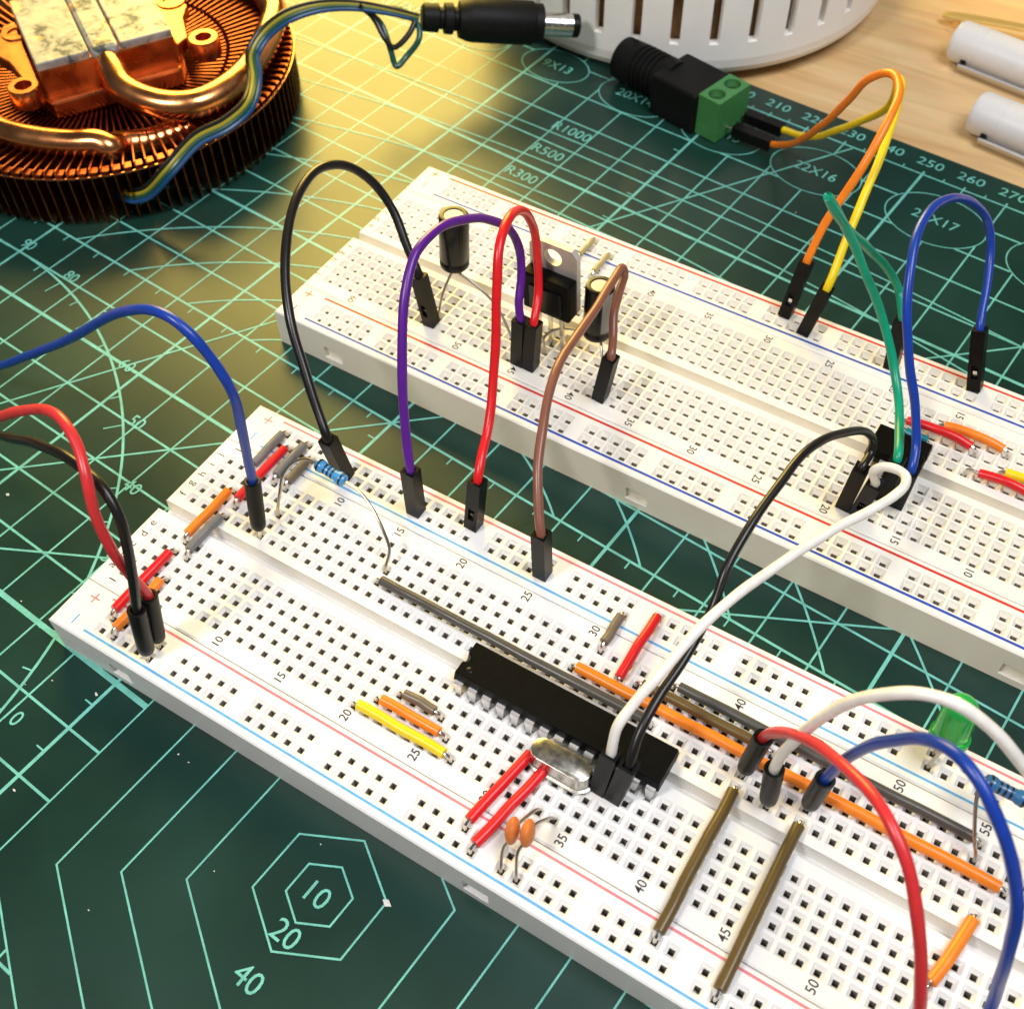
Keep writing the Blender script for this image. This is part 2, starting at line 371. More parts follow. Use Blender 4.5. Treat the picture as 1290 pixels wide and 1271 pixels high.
def rim(mb, x0, x1, y0, y1, ch, zb, sides='nsew', notch=()):     # chamfered edge and side walls round a panel
    def ring(i, z): return [Vector((x0 + i, y0 + i, z)), Vector((x1 - i, y0 + i, z)), Vector((x1 - i, y1 - i, z)), Vector((x0 + i, y1 - i, z))]
    a, b, c = ring(ch, 0), ring(0, -ch), ring(0, zb); nm = 'senw'
    for k in range(4):
        l = (k + 1) % 4
        mb.quad(a[k], b[k], b[l], a[l])
        if notch and nm[k] in 'sn' and nm[k] == notch[0]:
            y = y0 if nm[k] == 's' else y1; dy = .9 if nm[k] == 's' else -.9
            xs = sorted(notch[1]); xb = [x0] + [q for x in xs for q in (x - 2.2, x + 2.2)] + [x1]; zz = [zb, zb + 1.6, zb + 4.6, -ch]
            for i in range(len(xb) - 1):
                for j in range(3):
                    A, B, Cz, D = xb[i], xb[i + 1], zz[j], zz[j + 1]
                    o = [Vector((A, y, Cz)), Vector((B, y, Cz)), Vector((B, y, D)), Vector((A, y, D))]
                    if i % 2 and j == 1:
                        q = [p + Vector((0, dy, 0)) for p in o]
                        mb.add(o + q, [(m, (m + 1) % 4, 4 + (m + 1) % 4, 4 + m) for m in range(4)] + [(4, 5, 6, 7)])
                    else: mb.add(o, [(0, 1, 2, 3)])
        else: mb.quad(b[k], c[k], c[l], b[l])
    mb.add(c, [(3, 2, 1, 0)])
RC = [c * P for c in range(3, 62) if (c - 3) % 6 < 5]
TC = [c * P for c in range(1, 64)]
SL, SR = -1.55 * P, 12.55 * P
C0, C1 = 5.15 * P, 5.98 * P
def board_meshes(fun):
    w, hw, df, dh, lw = fun; ch = .3; out = {}
    m = MB()
    panel(m, X0 + ch, X1 - ch, SL + .08 + ch, C0, TC, [r * P for r in range(0, 5)], w, hw, df, dh)
    panel(m, X0 + ch, X1 - ch, C1, SR - .08 - ch, TC, [r * P for r in range(7, 12)], w, hw, df, dh)
    zc = -3.0
    for a, b in ((X0, X1),):
        m.quad(Vector((a, C0, -.0)), Vector((b, C0, -.0)), Vector((b, C0 + .15, zc)), Vector((a, C0 + .15, zc)))
        m.quad(Vector((a, C0 + .15, zc)), Vector((b, C0 + .15, zc)), Vector((b, C1 - .15, zc)), Vector((a, C1 - .15, zc)))
        m.quad(Vector((a, C1 - .15, zc)), Vector((b, C1 - .15, zc)), Vector((b, C1, 0)), Vector((a, C1, 0)))
    y0, y1 = SL + .08, SR - .08
    for xe, s in ((X0, 1), (X1, -1)):        # ends, with the channel open
        for ya, yb in ((y0, C0), (C1, y1)):
            m.quad(Vector((xe + s * ch, ya, 0)), Vector((xe + s * ch, yb, 0)), Vector((xe, yb, -ch)), Vector((xe, ya, -ch)))
            m.quad(Vector((xe, ya, -ch)), Vector((xe, yb, -ch)), Vector((xe, yb, ZB)), Vector((xe, ya, ZB)))
        m.quad(Vector((xe, C0, zc)), Vector((xe, C1, zc)), Vector((xe, C1, ZB)), Vector((xe, C0, ZB)))
    for y, s in ((y0, 1), (y1, -1)):
        m.quad(Vector((X0, y + s * ch, 0)), Vector((X1, y + s * ch, 0)), Vector((X1, y, -ch)), Vector((X0, y, -ch)))
        m.quad(Vector((X0, y, -ch)), Vector((X1, y, -ch)), Vector((X1, y, ZB)), Vector((X0, y, ZB)))
    m.quad(Vector((X0, y0, ZB)), Vector((X1, y0, ZB)), Vector((X1, y1, ZB)), Vector((X0, y1, ZB)))
    out['strip'] = m
    for k, a, b, rows, nt_ in (('L', Y0, SL - .08, (-4, -3), 's'), ('R', SR + .08, Y1, (14, 15), 'n')):
        m = MB(); panel(m, X0 + ch, X1 - ch, a + ch, b - ch, RC, [r * P for r in rows], w, hw, df, dh)
        rim(m, X0, X1, a, b, ch, ZB, notch=(nt_, [5 * P, 32 * P, 59 * P])); out[k] = m
    n = MB(); up = lambda cx, cy, z=.03: (lambda x, y: Vector((cx - y, cy + x, z)))
    for c in [1] + list(range(5, 61, 5)):
        for v in (-.85, 12.0): put_text(n, str(c), 2.05, up(c * P, v * P), .95, .008)
    for i, s in enumerate('abcde'): put_text(n, s, 2.2, up(.18 * P, i * P)); put_text(n, s, 2.2, up(64.05 * P, i * P))
    for i, s in enumerate('fghij'): put_text(n, s, 2.2, up(.18 * P, (7 + i) * P)); put_text(n, s, 2.2, up(64.05 * P, (7 + i) * P))
    out['num'] = n
    def line(v): return MB().box((2.1 * P, v * P - lw, .005), (61.9 * P, v * P + lw, .035))
    def plus(v, x): return MB().add([Vector((x + px, v * P + py, .035)) for px, py in ((-1, -.13), (-.13, -.13), (-.13, -1), (.13, -1), (.13, -.13), (1, -.13), (1, .13), (.13, .13), (.13, 1), (-.13, 1), (-.13, .13), (-1, .13))], [tuple(range(12))])
    def minus(v, x): return MB().box((x - .13, v * P - .95, .005), (x + .13, v * P + .95, .035))
    out['line'], out['plus'], out['minus'] = line, plus, minus
    return out
def breadboard(root, fun, body, red, blue, lay):
    d = board_meshes(fun)
    ts = d['strip'].build('terminal_strip', [body, 'hole_shade', 'contact'], root, 0, local=True)
    tag(d['num'].build('printed_numbers', 'ink', ts, 0, local=True), None, None, kind='stuff')
    for k in 'LR':
        r = d[k].build('power_rail', [body, 'hole_shade', 'contact'], root, 0, local=True)
        vr, vb, vp, vm = lay[k]
        d['line'](vr).build('red_stripe', red, r, 0, local=True); d['line'](vb).build('blue_stripe', blue, r, 0, local=True)
        for x in (1.05 * P, 63.3 * P):
            d['plus'](vp, x).build('plus_sign', red, r, 0, local=True); d['minus'](vm, x).build('minus_sign', blue, r, 0, local=True)
nb = thing('breadboard', (0, 0, 0), 'white breadboard in front carrying the long black chip, numbers rising left to right', 'breadboard', 'breadboards')
breadboard(nb, (.96, .45, .75, 2.4, .20), 'abs_white', 'red_line', 'blue_line', dict(L=(-1.97, -4.65, -2.5, -4.3), R=(15.75, 13.1, 15.3, 13.6)))
fb = thing('breadboard', (FX, FY, 0), 'white breadboard behind, coloured with warm lamplight, carrying the voltage regulator and electrolytic capacitors', 'breadboard', 'breadboards')
fb.rotation_euler = (0, 0, FTH)
breadboard(fb, (1.06, .50, 1.15, 2.0, .25), 'abs_lamplit', 'red_line_far', 'blue_line_far', dict(L=(-4.65, -2.15, -4.5, -2.9), R=(13.05, 15.65, 13.3, 15.2)))

# ------------------------------------------------------------------ short solid hook-up wires lying on the boards
def hookup(B, c0, v0, c1, v1, colr, label, z=.95, r=.82, arch=0.0, bend=0.0, lift=None, ins=(1.0, 1.0)):
    a, b = B(c0, v0), B(c1, v1); d = (b - a).normalized(); L = (b - a).length; nrm = Vector((-d.y, d.x, 0))
    o = thing('hookup_wire', a, label, 'wire', 'short hook-up wires on the boards')
    i0, i1 = ins; bend += random.uniform(-.14, .14)
    pts = []
    N = max(4, int(L / 4))
    for k in range(N + 1):
        s = k / N; x = i0 + (L - i0 - i1) * s
        h = z + arch * 4 * s * (1 - s) + random.uniform(-.05, .05) * (0 < k < N)
        pts.append(a + d * x + nrm * (bend * 4 * s * (1 - s) + random.uniform(-.11, .11) * (0 < k < N)) + Vector((0, 0, h)))
    MB().tube(spline(pts, 5), r, 14).build('insulation', 'wire_' + colr, o)
    for e, s, i in ((a, 1, i0), (b, -1, i1)):
        MB().tube(spline([e + Vector((0, 0, -1.6)), e + Vector((0, 0, .25)), e + d * s * .35 + Vector((0, 0, z * .85)), e + d * s * (i + .4) + Vector((0, 0, z))], 4), .30, 8).build('bare_lead', 'tin', o)
    return o
H = hookup
H(NB, 3, 15, 3, 11, 'grey', 'short grey wire leftmost at the far rail of the front board')
H(NB, 4, 14, 4, 8, 'red', 'red wire passing behind the round blue-wire plug at the front board corner')
H(NB, 5, 15, 5, 11, 'grey', 'short grey wire just right of the red one at the front board corner')
H(NB, 6, 14, 6, 11, 'tan', 'short brown wire under the blue resistor lead')
H(NB, 3, 9, 3, 4, 'orange', 'short orange wire bridging the channel at the left end of the front board')
H(NB, 4, 7, 4, 3, 'grey', 'grey wire bridging the channel beside the short orange wire')
H(NB, 3, 3, 3, -3, 'red', 'red wire from the near rail under the red and black leads')
H(NB, 4, 1, 4, -4, 'orange', 'short orange wire half hidden by the paired black plugs at the near rail')
H(NB, 16, 8, 36, 8, 'darkgrey', 'long dark grey wire running beside the black chip', arch=.5, bend=-.5)
H(NB, 31, 14, 31, 11, 'tan', 'short brown wire standing over number 30 by the far rail')
H(NB, 33, 15, 33, 9.35, 'red', 'red wire from the far rail to the long orange wire', arch=.4, ins=(.8, .8), z=1.2)
H(NB, 30, 9, 57, 9, 'orange', 'longest orange wire crossing the right half of the front board', arch=.25, r=.9)
H(NB, 34, 10, 43, 10, 'olive', 'dark olive wire between the long orange and grey wires')
H(NB, 36, 11, 55, 11, 'darkgrey', 'dark grey wire along the row next to numbers 40 to 55')
H(NB, 20, 0, 27, 0, 'yellow', 'yellow wire lowest of the three beside number 25', r=.86)
H(NB, 21, 1, 26, 1, 'orange', 'short orange wire between the yellow and brown ones')
H(NB, 22, 2, 25, 2, 'tan', 'short brown wire above the yellow and orange ones')
H(NB, 30, -3, 31, 3, 'red', 'upper red wire of the pair running under the metal crystal', r=.86)
H(NB, 31, -4, 32.2, 2.4, 'red', 'lower red wire of the pair beside the orange ceramic capacitors', r=.86)
H(NB, 42, -3, 42, 7, 'olive', 'left of the two long olive brown wires across the front board', z=1.1, arch=.4, r=.9)
H(NB, 46, -4, 46, 7, 'olive', 'right of the two long olive brown wires across the front board', z=1.1, arch=.5, r=.9)
H(NB, 56, 7, 55, 2, 'orange', 'short orange wire bridging the channel at the lower right', r=.9)
H(FB, 47, -4, 47, -1.2, 'straw', 'left of the two short straw coloured wires behind the regulator', r=.62)
H(FB, 45, -3, 45, 0, 'straw', 'right of the two short straw coloured wires behind the regulator', r=.62)
H(FB, 18.4, 2, 13, 2, 'red', 'red wire on the rear board starting behind the blue jumper', z=1.3, arch=.8)
H(FB, 16, 1, 11, 1, 'orange', 'orange wire on the rear board behind the red one', z=1.1, arch=.5)
H(FB, 13, 4, 8, 4.0, 'red', 'red wire leaving the frame at the right on the rear board', z=1.2, arch=.6, ins=(2.2, 1))
H(FB, 11, 3, 6, 3, 'yellow', 'short yellow wire at the right edge on the rear board', z=1.2, arch=.4)
H(FB, 18, 3, 16, 3, 'teal', 'short teal wire behind the eight pin chip on the rear board', z=1.2, ins=(.6, .4))

# ------------------------------------------------------------------ plugs and flexible jumper leads
def housing(o, base, top, ang, window=None, h=1.24):
    d = (top - base).normalized(); x = Vector((math.cos(ang), math.sin(ang), 0)); x = (x - d * x.dot(d)).normalized(); y = d.cross(x); L = (top - base).length
    m = MB(); T = lambda p: base + x * p.x + y * p.y + d * p.z
    faces = {'s': ((-h, -h), (h, -h)), 'e': ((h, -h), (h, h)), 'n': ((h, h), (-h, h)), 'w': ((-h, h), (-h, -h))}
    for k, (a, b) in faces.items():
        def pt(s, z, i=0.0):
            q = Vector((a[0] + (b[0] - a[0]) * s, a[1] + (b[1] - a[1]) * s, z)); nx = Vector((b[1] - a[1], -(b[0] - a[0]), 0)).normalized()
            return T(q - nx * i)
        if k == window:
            s0, s1, z0, z1 = .27, .73, 2.6, 5.4
            o8 = [pt(0, 0), pt(1, 0), pt(1, L), pt(0, L), pt(s0, z0), pt(s1, z0), pt(s1, z1), pt(s0, z1), pt(s0, z0, .7), pt(s1, z0, .7), pt(s1, z1, .7), pt(s0, z1, .7)]
            m.add(o8, [(0, 1, 5, 4), (1, 2, 6, 5), (2, 3, 7, 6), (3, 0, 4, 7), (4, 5, 9, 8), (5, 6, 10, 9), (6, 7, 11, 10), (7, 4, 8, 11), (8, 9, 10, 11)])
            win = [pt(.36, 2.8, .62), pt(.64, 2.8, .62), pt(.64, 4.2, .25), pt(.36, 4.2, .25)]
        else: m.quad(pt(0, 0), pt(1, 0), pt(1, L), pt(0, L))
    k = .78
    t1 = [T(Vector((sx * h, sy * h, L))) for sx, sy in ((-1, -1), (1, -1), (1, 1), (-1, 1))]; t2 = [T(Vector((sx * k, sy * k, L))) for sx, sy in ((-1, -1), (1, -1), (1, 1), (-1, 1))]
    t3 = [T(Vector((sx * k, sy * k, L - 1.5))) for sx, sy in ((-1, -1), (1, -1), (1, 1), (-1, 1))]
    m.add(t1 + t2 + t3, [(i, (i + 1) % 4, 4 + (i + 1) % 4, 4 + i) for i in range(4)] + [(4 + i, 4 + (i + 1) % 4, 8 + (i + 1) % 4, 8 + i) for i in range(4)] + [(8, 9, 10, 11)])
    m.add([T(Vector((sx * h, sy * h, 0))) for sx, sy in ((-1, -1), (1, -1), (1, 1), (-1, 1))], [(3, 2, 1, 0)])
    ho = m.build('connector_housing', 'black_plastic', o, 0)
    if window: MB().add(win, [(0, 1, 2, 3)]).build('crimp_terminal', 'tin', ho, 0)
    MB().tube([base - d * 2.5, base + d * .5], .32, 6).build('pin', 'tin', ho)
def roundplug(o, base, top):
    d = (top - base).normalized(); L = (top - base).length
    ho = MB().lathe(base + d * 1.3, d, [(0, .45), (.25, .95), (.9, 1.28), (2.2, 1.36), (L - 1.3, 1.44), (L - 1.25, 1.3), (L - 1.3, .95), (L - 2.6, .9)], 20).build('connector_housing', 'black_plastic', o)
    MB().tube([base - d * 2, base + d * 2], .38, 8).build('pin', 'tin', ho)
JG = 'flexible jumper leads between and off the boards'
def jumper(label, colr, pts, ends, r=.78, name='jumper_wire', org=None):
    o = thing(name, org or ends[0][1], label, 'jumper wire', JG)
    for e in ends:
        if e[0] == 'sq': housing(o, e[1], e[2], e[3], e[4] if len(e) > 4 else None)
        else: roundplug(o, e[1], e[2])
    p = spline(pts, 6); ph = [random.uniform(0, 6.3) for _ in range(6)]; n_ = len(p); q_ = []; s_ = 0
    for i, a in enumerate(p):       # slight hand-bent unevenness, none at the plugs
        s_ += (a - p[i - 1]).length if i else 0; k = min(1, i / 9, (n_ - 1 - i) / 9) * .07
        q_.append(a + Vector([k * (math.sin(s_ * .26 + ph[c]) + .5 * math.sin(s_ * .6 + ph[c + 3])) for c in range(3)]))
    MB().tube(q_, [r * (1 + .025 * math.sin(i * .7 + ph[0])) for i in range(n_)], 14).build('insulation', 'wire_' + colr, o)
    zs = [q.z for q in p]; print('wire', label[:36], 'z %.0f..%.0f' % (min(zs), max(zs)))
    return o
def inner(base, top, k=1.0): return top - (top - base).normalized() * k
def loop(label, colr, a, b, px, lean, r=.78, zs=None):
    # a, b: (kind, base point, top pixel, top z, angle, window); the lead runs between the tops of the two plugs
    E_ = []; tops = []
    for kind, base, tp, tz, ang, win in (a, b):
        top = un(*tp, tz); tops.append((base, top)); E_.append((kind, base + Vector((0, 0, .1)), top, ang, win))
    A, Bp = tops[0][1], tops[1][1]
    if zs: mid = [un(x, y, z) for (x, y), z in zip(px, zs)]
    else: mid = on_plane(A, Bp - A, Vector(lean), px)
    pts = [inner(*tops[0], 2.0), A] + mid + [Bp, inner(*tops[1], 2.0)]
    return jumper(label, colr, pts, E_, r)
F0 = FTH - math.pi
loop('black jumper arching at the left from rear board to front board', 'black', ('sq', FB(53, 11), (528, 347), 12, F0, 's'), ('sq', NB(9, 14), (413, 553), 12, 0, None),
     [(515, 315), (495, 265), (470, 230), (435, 209), (405, 212), (378, 240), (364, 285), (360, 340), (365, 400), (382, 460), (400, 515)], (-.8, 0, 1), .85)
loop('purple jumper arching between the two boards', 'purple', ('sq', FB(45, 11), (656, 402), 12, F0, None), ('sq', NB(15, 14), (517, 592), 12, 0, None),
     [(654, 385), (657, 350), (654, 312), (640, 287), (615, 277), (580, 278), (548, 291), (524, 320), (511, 370), (507, 430), (508, 500), (513, 560)], (-.3, 0, 1), .80)
loop('bright red jumper arching between the two boards beside the purple one', 'red', ('sq', FB(44, 11), (673, 407), 12, F0, None), ('sq', NB(19, 15), (602, 605), 12, 0, 's'),
     [(678, 370), (678, 330), (672, 285), (658, 266), (642, 275), (630, 310), (626, 360), (625, 420), (622, 480), (615, 540), (606, 578)], (-.1, 0, 1), .80)
loop('brown jumper arching between the two boards', 'brown', ('sq', FB(38, 11), (770, 450), 12, F0, None), ('sq', NB(25, 14), (682, 672), 12, 0, None),
     [(773, 425), (774, 395), (780, 368), (787, 345), (784, 337), (772, 355), (750, 390), (725, 425), (700, 470), (685, 530), (678, 590), (679, 640)], (-.5, 0, 1), .80)
loop('green jumper folded sharply over the rear board at the right', 'green', ('sq', FB(21, -3), (1137, 402), 12, F0, None), ('sq', FB(17, 9), (1131, 578), 11, F0, None),
     [(1133, 368), (1120, 340), (1095, 315), (1070, 290), (1050, 262), (1043, 248), (1055, 268), (1075, 305), (1095, 355), (1115, 412), (1130, 480), (1133, 530)], (-.6, 0, 1), .78)
loop('blue jumper standing as a tall loop on the rear board at the right', 'blue', ('sq', FB(15, -4), (1235, 414), 12, F0, 's'), ('sq', FB(16, 9), (1149, 592), 11, F0, None),
     [(1243, 360), (1248, 310), (1243, 275), (1225, 255), (1200, 250), (1175, 263), (1158, 290), (1146, 340), (1143, 400), (1147, 460), (1153, 520), (1154, 560)], (-.5, 0, 1), .76)
loop('black jumper from the long chip up to the eight pin chip', 'black', ('sq', NB(36.35, 3), (793, 963), 11, 0, None), ('sq', FB(19, 11), (1086, 590), 11, F0, None),
     [(805, 925), (830, 880), (862, 830), (895, 770), (915, 720), (935, 680), (960, 640), (985, 605), (1015, 570), (1045, 551), (1075, 543), (1093, 545), (1100, 555), (1098, 570)], (-.3, .2, 1), .71)
loop('white jumper from the long chip up to the eight pin chip', 'white', ('sq', NB(35.32, 3), (771, 947), 11, 0, None), ('sq', FB(18, 11), (1103, 608), 11, F0, 's'),
     [(778, 915), (795, 890), (830, 850), (870, 805), (910, 765), (960, 725), (1010, 693), (1060, 662), (1100, 640), (1125, 626), (1140, 612), (1141, 600), (1130, 592), (1112, 589), (1101, 594)], None, .77,
     zs=[15, 17, 20, 22, 23, 22, 21, 19.5, 18.5, 18, 17.5, 17, 16.5, 15.5, 14])
# orange and yellow leads to the screw terminal
def down_to_terminal(label, colr, base, tp, win, px, zs, endpx, endz, deep):
    top = un(*tp, 12); e1 = un(*endpx, endz); e0 = un(*deep, endz)
    d = (e1 - e0); ang = math.atan2(d.y, d.x) + math.pi / 2
    pts = [inner(base, top, 2), top] + [un(x, y, z) for (x, y), z in zip(px, zs)] + [e1, inner(e0, e1, 2)]
    jumper(label, colr, pts, [('sq', base + Vector((0, 0, .1)), top, F0, win), ('sq', e0, e1, ang, None)], .80)
down_to_terminal('orange jumper from the rear board to the green screw terminal', 'orange', FB(30, -4), (1017, 330), 's',
     [(1035, 290), (1060, 250), (1085, 215), (1105, 180), (1125, 140), (1133, 110), (1128, 95), (1115, 92), (1095, 100), (1070, 125), (1040, 155), (1010, 176), (990, 183)],
     [18, 24, 29, 33, 36, 37, 37, 36, 33, 26, 16, 5, -2], (972, 182), -5.5, (925, 163))
down_to_terminal('yellow jumper from the rear board to the green screw terminal', 'yellow', FB(28, -3), (1042, 364), None,
     [(1060, 320), (1080, 270), (1100, 220), (1118, 175), (1130, 138), (1136, 112), (1131, 100), (1128, 118), (1118, 137), (1090, 150), (1060, 163), (1030, 172), (1005, 170)],
     [17, 22, 26, 29, 31, 32, 30, 26, 21, 15, 8, 1, -3], (986, 164), -5.5, (940, 146))
# leads leaving the frame, with round moulded plugs
def off_lead(label, colr, base, tp, tz, px, zs=None, dirv=None, tail=(), r=.8):
    top = un(*tp, tz)
    mid = [un(x, y, z) for (x, y), z in zip(px, zs)] if zs else on_plane(top, Vector(dirv), Vector((0, 0, 1)), px)
    jumper(label, colr, [inner(base, top, 2), top] + mid + [Vector(q) for q in tail], [('rd', base, top)], r)
off_lead('blue lead curving out of the frame at the left', 'blue', NB(7, 7), (318, 606), 12.5,
     [(313, 580), (303, 530), (288, 485), (265, 450), (240, 420), (215, 400), (185, 390), (150, 394), (110, 415), (70, 435), (30, 450), (-20, 463)], dirv=(-1, 0, 0), tail=((-75, 22, -4), (-95, 24, -7.7)))
off_lead('light red lead curving out of the frame at the left', 'softred', NB(7, -3), (187, 750), 13,
     [(165, 725), (140, 690), (120, 650), (108, 600), (98, 560), (80, 530), (55, 516), (25, 518), (-20, 530)], [19, 26, 32, 37, 39, 40, 38, 34, 27], tail=((-45, -8, 14), (-70, -8, -4), (-90, -6, -7.7)))
off_lead('black lead curving out of the frame at the left', 'black', NB(7, -4), (172, 768), 13,
     [(168, 730), (162, 690), (150, 650), (125, 610), (90, 580), (55, 562), (20, 553), (-20, 550)], [20, 26, 31, 34, 34, 32, 28, 22], tail=((-50, -14, 8), (-72, -16, -5), (-92, -14, -7.7)))
off_lead('red lead sweeping down out of the frame at the lower right', 'softred', NB(42, 8), (962, 929), 12,
     [(975, 922), (1000, 925), (1040, 945), (1085, 985), (1115, 1025), (1140, 1080), (1155, 1140), (1160, 1200), (1158, 1271), (1150, 1310)], dirv=(1, -.85, 0), tail=((138, -16, 10), (140, -24, -4), (142, -34, -7.7)), r=.77)
off_lead('white lead arching over the green light at the right edge', 'white', NB(44, 7), (976, 968), 12,
     [(990, 945), (1020, 915), (1060, 890), (1110, 875), (1160, 873), (1205, 885), (1250, 920), (1290, 965), (1320, 1010)], dirv=(1, .1, 0), tail=((152, 24, 20), (168, 26, -2), (180, 27, -7.7)), r=.77)
off_lead('dark blue lead arching down to the lower right corner', 'blue', NB(46, 8), (1040, 981), 12,
     [(1060, 960), (1090, 942), (1130, 932), (1170, 932), (1205, 950), (1235, 985), (1255, 1025), (1272, 1075), (1280, 1120), (1278, 1170), (1265, 1220), (1245, 1275)], dirv=(1, -.6, 0), tail=((147, -10, 0), (149, -20, -7), (152, -32, -7.7)), r=.77)
# black plug cut by the right edge
o = thing('jumper_wire', NB(58, 14), 'black plug cut off by the right edge of the photo near the blue resistor', 'jumper wire', JG)
b0 = NB(58, 14); t0 = b0 + Vector((1.0, .5, 12)); housing(o, b0 + Vector((0, 0, .1)), t0, 0, None)
MB().tube(spline([inner(b0, t0, 2), t0, t0 + Vector((3, 1, 9)), t0 + Vector((14, 4, 14)), t0 + Vector((32, 8, 2)), t0 + Vector((46, 10, -19.7))], 6), .8, 12).build('insulation', 'wire_black', o)

# ------------------------------------------------------------------ chips
def dip(B, c0, n, z0, label, ang, dimple):
    o = thing('integrated_circuit', B(c0 + (n - 1) / 2, 5.5), label, 'chip', 'chips on the boards')
    cx = B(c0 + (n - 1) / 2, 5.5); ex = (B(c0 + 1, 0) - B(c0, 0)).normalized(); ey = (B(0, 1) - B(0, 0)).normalized()
    T = lambda p: cx + ex * p.x + ey * p.y + Vector((0, 0, p.z))
    Lh = n * P / 2 - .15; wt, wm = 3.05, 3.4; zb, zm, zt = z0, z0 + 1.5, z0 + 3.3
    m = MB()
    def ring(l, w, z, notch=False):
        p = [(-l, -w)]
        if notch: p = [(-l, w), (-l, .85)] + [(-l + .85 * math.sin(math.radians(a)), .85 * math.cos(math.radians(a))) for a in range(30, 180, 30)] + [(-l, -.85), (-l, -w)]
        else: p = [(-l, w)] + [(-l, .8 - k * .25) for k in range(7)] + [(-l, -w)]
        p += [(l, -w), (l, w)]
        return [Vector((x, y, z)) for x, y in p]
    rs = [ring(Lh - .12, wt - .1, zb), ring(Lh, wm, zm), ring(Lh - .15, wt, zt, True)]
    k = len(rs[0]); v = [T(p) for r_ in rs for p in r_]
    f = [tuple(range(k))[::-1], tuple(range(2 * k, 3 * k))]
    for i in range(2):
        for j in range(k): f.append((i * k + j, i * k + (j + 1) % k, (i + 1) * k + (j + 1) % k, (i + 1) * k + j))
    m.add(v, f); bd = m.build('package', 'chip_black', o, 20, bevel=.12)
    if dimple: MB().lathe(T(Vector((-Lh + 1.9, -1.7, zt - .02))), (0, 0, 1), [(0, .55), (.03, .5)], 16).build('pin_one_mark', 'black_sleeve', bd)
    pm = {}
    for s in (-1, 1):
        q = MB(); y0 = s * (wm - .25); y1 = s * 3.81
        prof = [(y0, zm + .16), (y1, zm + .16), (y1 + s * .18, zm - .1), (y1 + s * .18, -2.2), (y1 - s * .06, -2.2), (y1 - s * .06, zm - .16), (y0, zm - .16)]
        wd = lambda z: .72 if z > .55 else .25
        for sgn in (0,):
            L_ = [Vector((-(wd(z)), y, z)) for y, z in prof]; R_ = [Vector(((wd(z)), y, z)) for y, z in prof]
            n_ = len(prof); q.add(L_ + R_, [(i, (i + 1) % n_, n_ + (i + 1) % n_, n_ + i) for i in range(n_)] + [tuple(range(n_))[::-1], tuple(range(n_, 2 * n_))])
        me = q.mesh('pin', 'pin_tin', Vector((0, 0, 0)), 0)
        for i in range(n):
            po = bpy.data.objects.new('pin', me); COL.objects.link(po); po.parent = o
            loc = ex * ((i - (n - 1) / 2) * P); po.location = loc * .001; po.rotation_euler = (0, 0, math.atan2(ex.y, ex.x))
dip(NB, 25, 14, .9, 'long black twenty-eight pin chip straddling the channel of the front board', 0, True)
dip(FB, 16, 4, .9, 'small black eight pin chip under the jumper plugs on the rear board', 0, False)

# ------------------------------------------------------------------ components on the front board
def resistor(label, cpt, axis, leads, bodymat, bands, Lb=6.6):
    o = thing('resistor', leads[0][0], label, 'resistor', 'blue resistors')
    d = axis.normalized(); a = cpt - d * (Lb / 2)
    prof = [(0, .5), (.25, .95), (.8, 1.18), (1.5, 1.15), (1.95, .95), (Lb - 1.95, .95), (Lb - 1.5, 1.15), (Lb - .8, 1.18), (Lb - .25, .95), (Lb, .5)]
    b = MB().lathe(a, d, prof, 22).build('resistor_body', bodymat, o)
    for t_, r_ in bands: MB().lathe(a + d * (t_ - .17), d, [(0, r_ + .012), (.34, r_ + .012)], 22, False, False).build('colour_band', 'band_black', b)
    for L in leads: MB().tube(spline(L, 6), .29, 8).build('lead', 'lead', o)
rc = un(417, 595, 9); ra = un(437, 607.5, 8.6) - un(399, 583, 9.4)
d_ = ra.normalized()
resistor('blue resistor with dark bands arching over the front board left corner', rc, ra,
         [[NB(7, 9, -1.5), NB(7, 9, .5), un(353, 620, 4.5), un(357, 599, 7), un(370, 583, 8.8), un(386, 578, 9.6), rc - d_ * 3.1],
          [NB(16, 9, -1.5), NB(16, 9, .5), un(491, 693, 3), un(483, 668, 5.5), un(470, 642, 7.4), un(455, 621, 8.3), rc + d_ * 3.1]],
         'resistor_blue', [(.9, 1.18), (2.2, .95), (3.0, .95), (3.8, .95), (5.6, 1.18)], 6.4)
r2 = un(1268, 996, 8); ra2 = un(1290, 1006, 8) - un(1246, 984, 8.4); d_ = ra2.normalized()
resistor('darker blue resistor cut by the right edge beside the green light', r2, ra2,
         [[NB(55, 10, -1.5), NB(55, 10, .5), un(1228, 1050, 4), un(1230, 1010, 7), un(1236, 985, 8.6), un(1242, 981, 8.8), r2 - d_ * 3.1],
          [NB(60, 9, -1.5), NB(60, 9, .5), NB(60, 10, 4), r2 + d_ * 6 + Vector((0, -3, -1)), r2 + d_ * 3.1]],
         'resistor_dark', [(.9, 1.18), (2.2, .95), (3.0, .95), (3.8, .95), (5.6, 1.18)], 6.4)
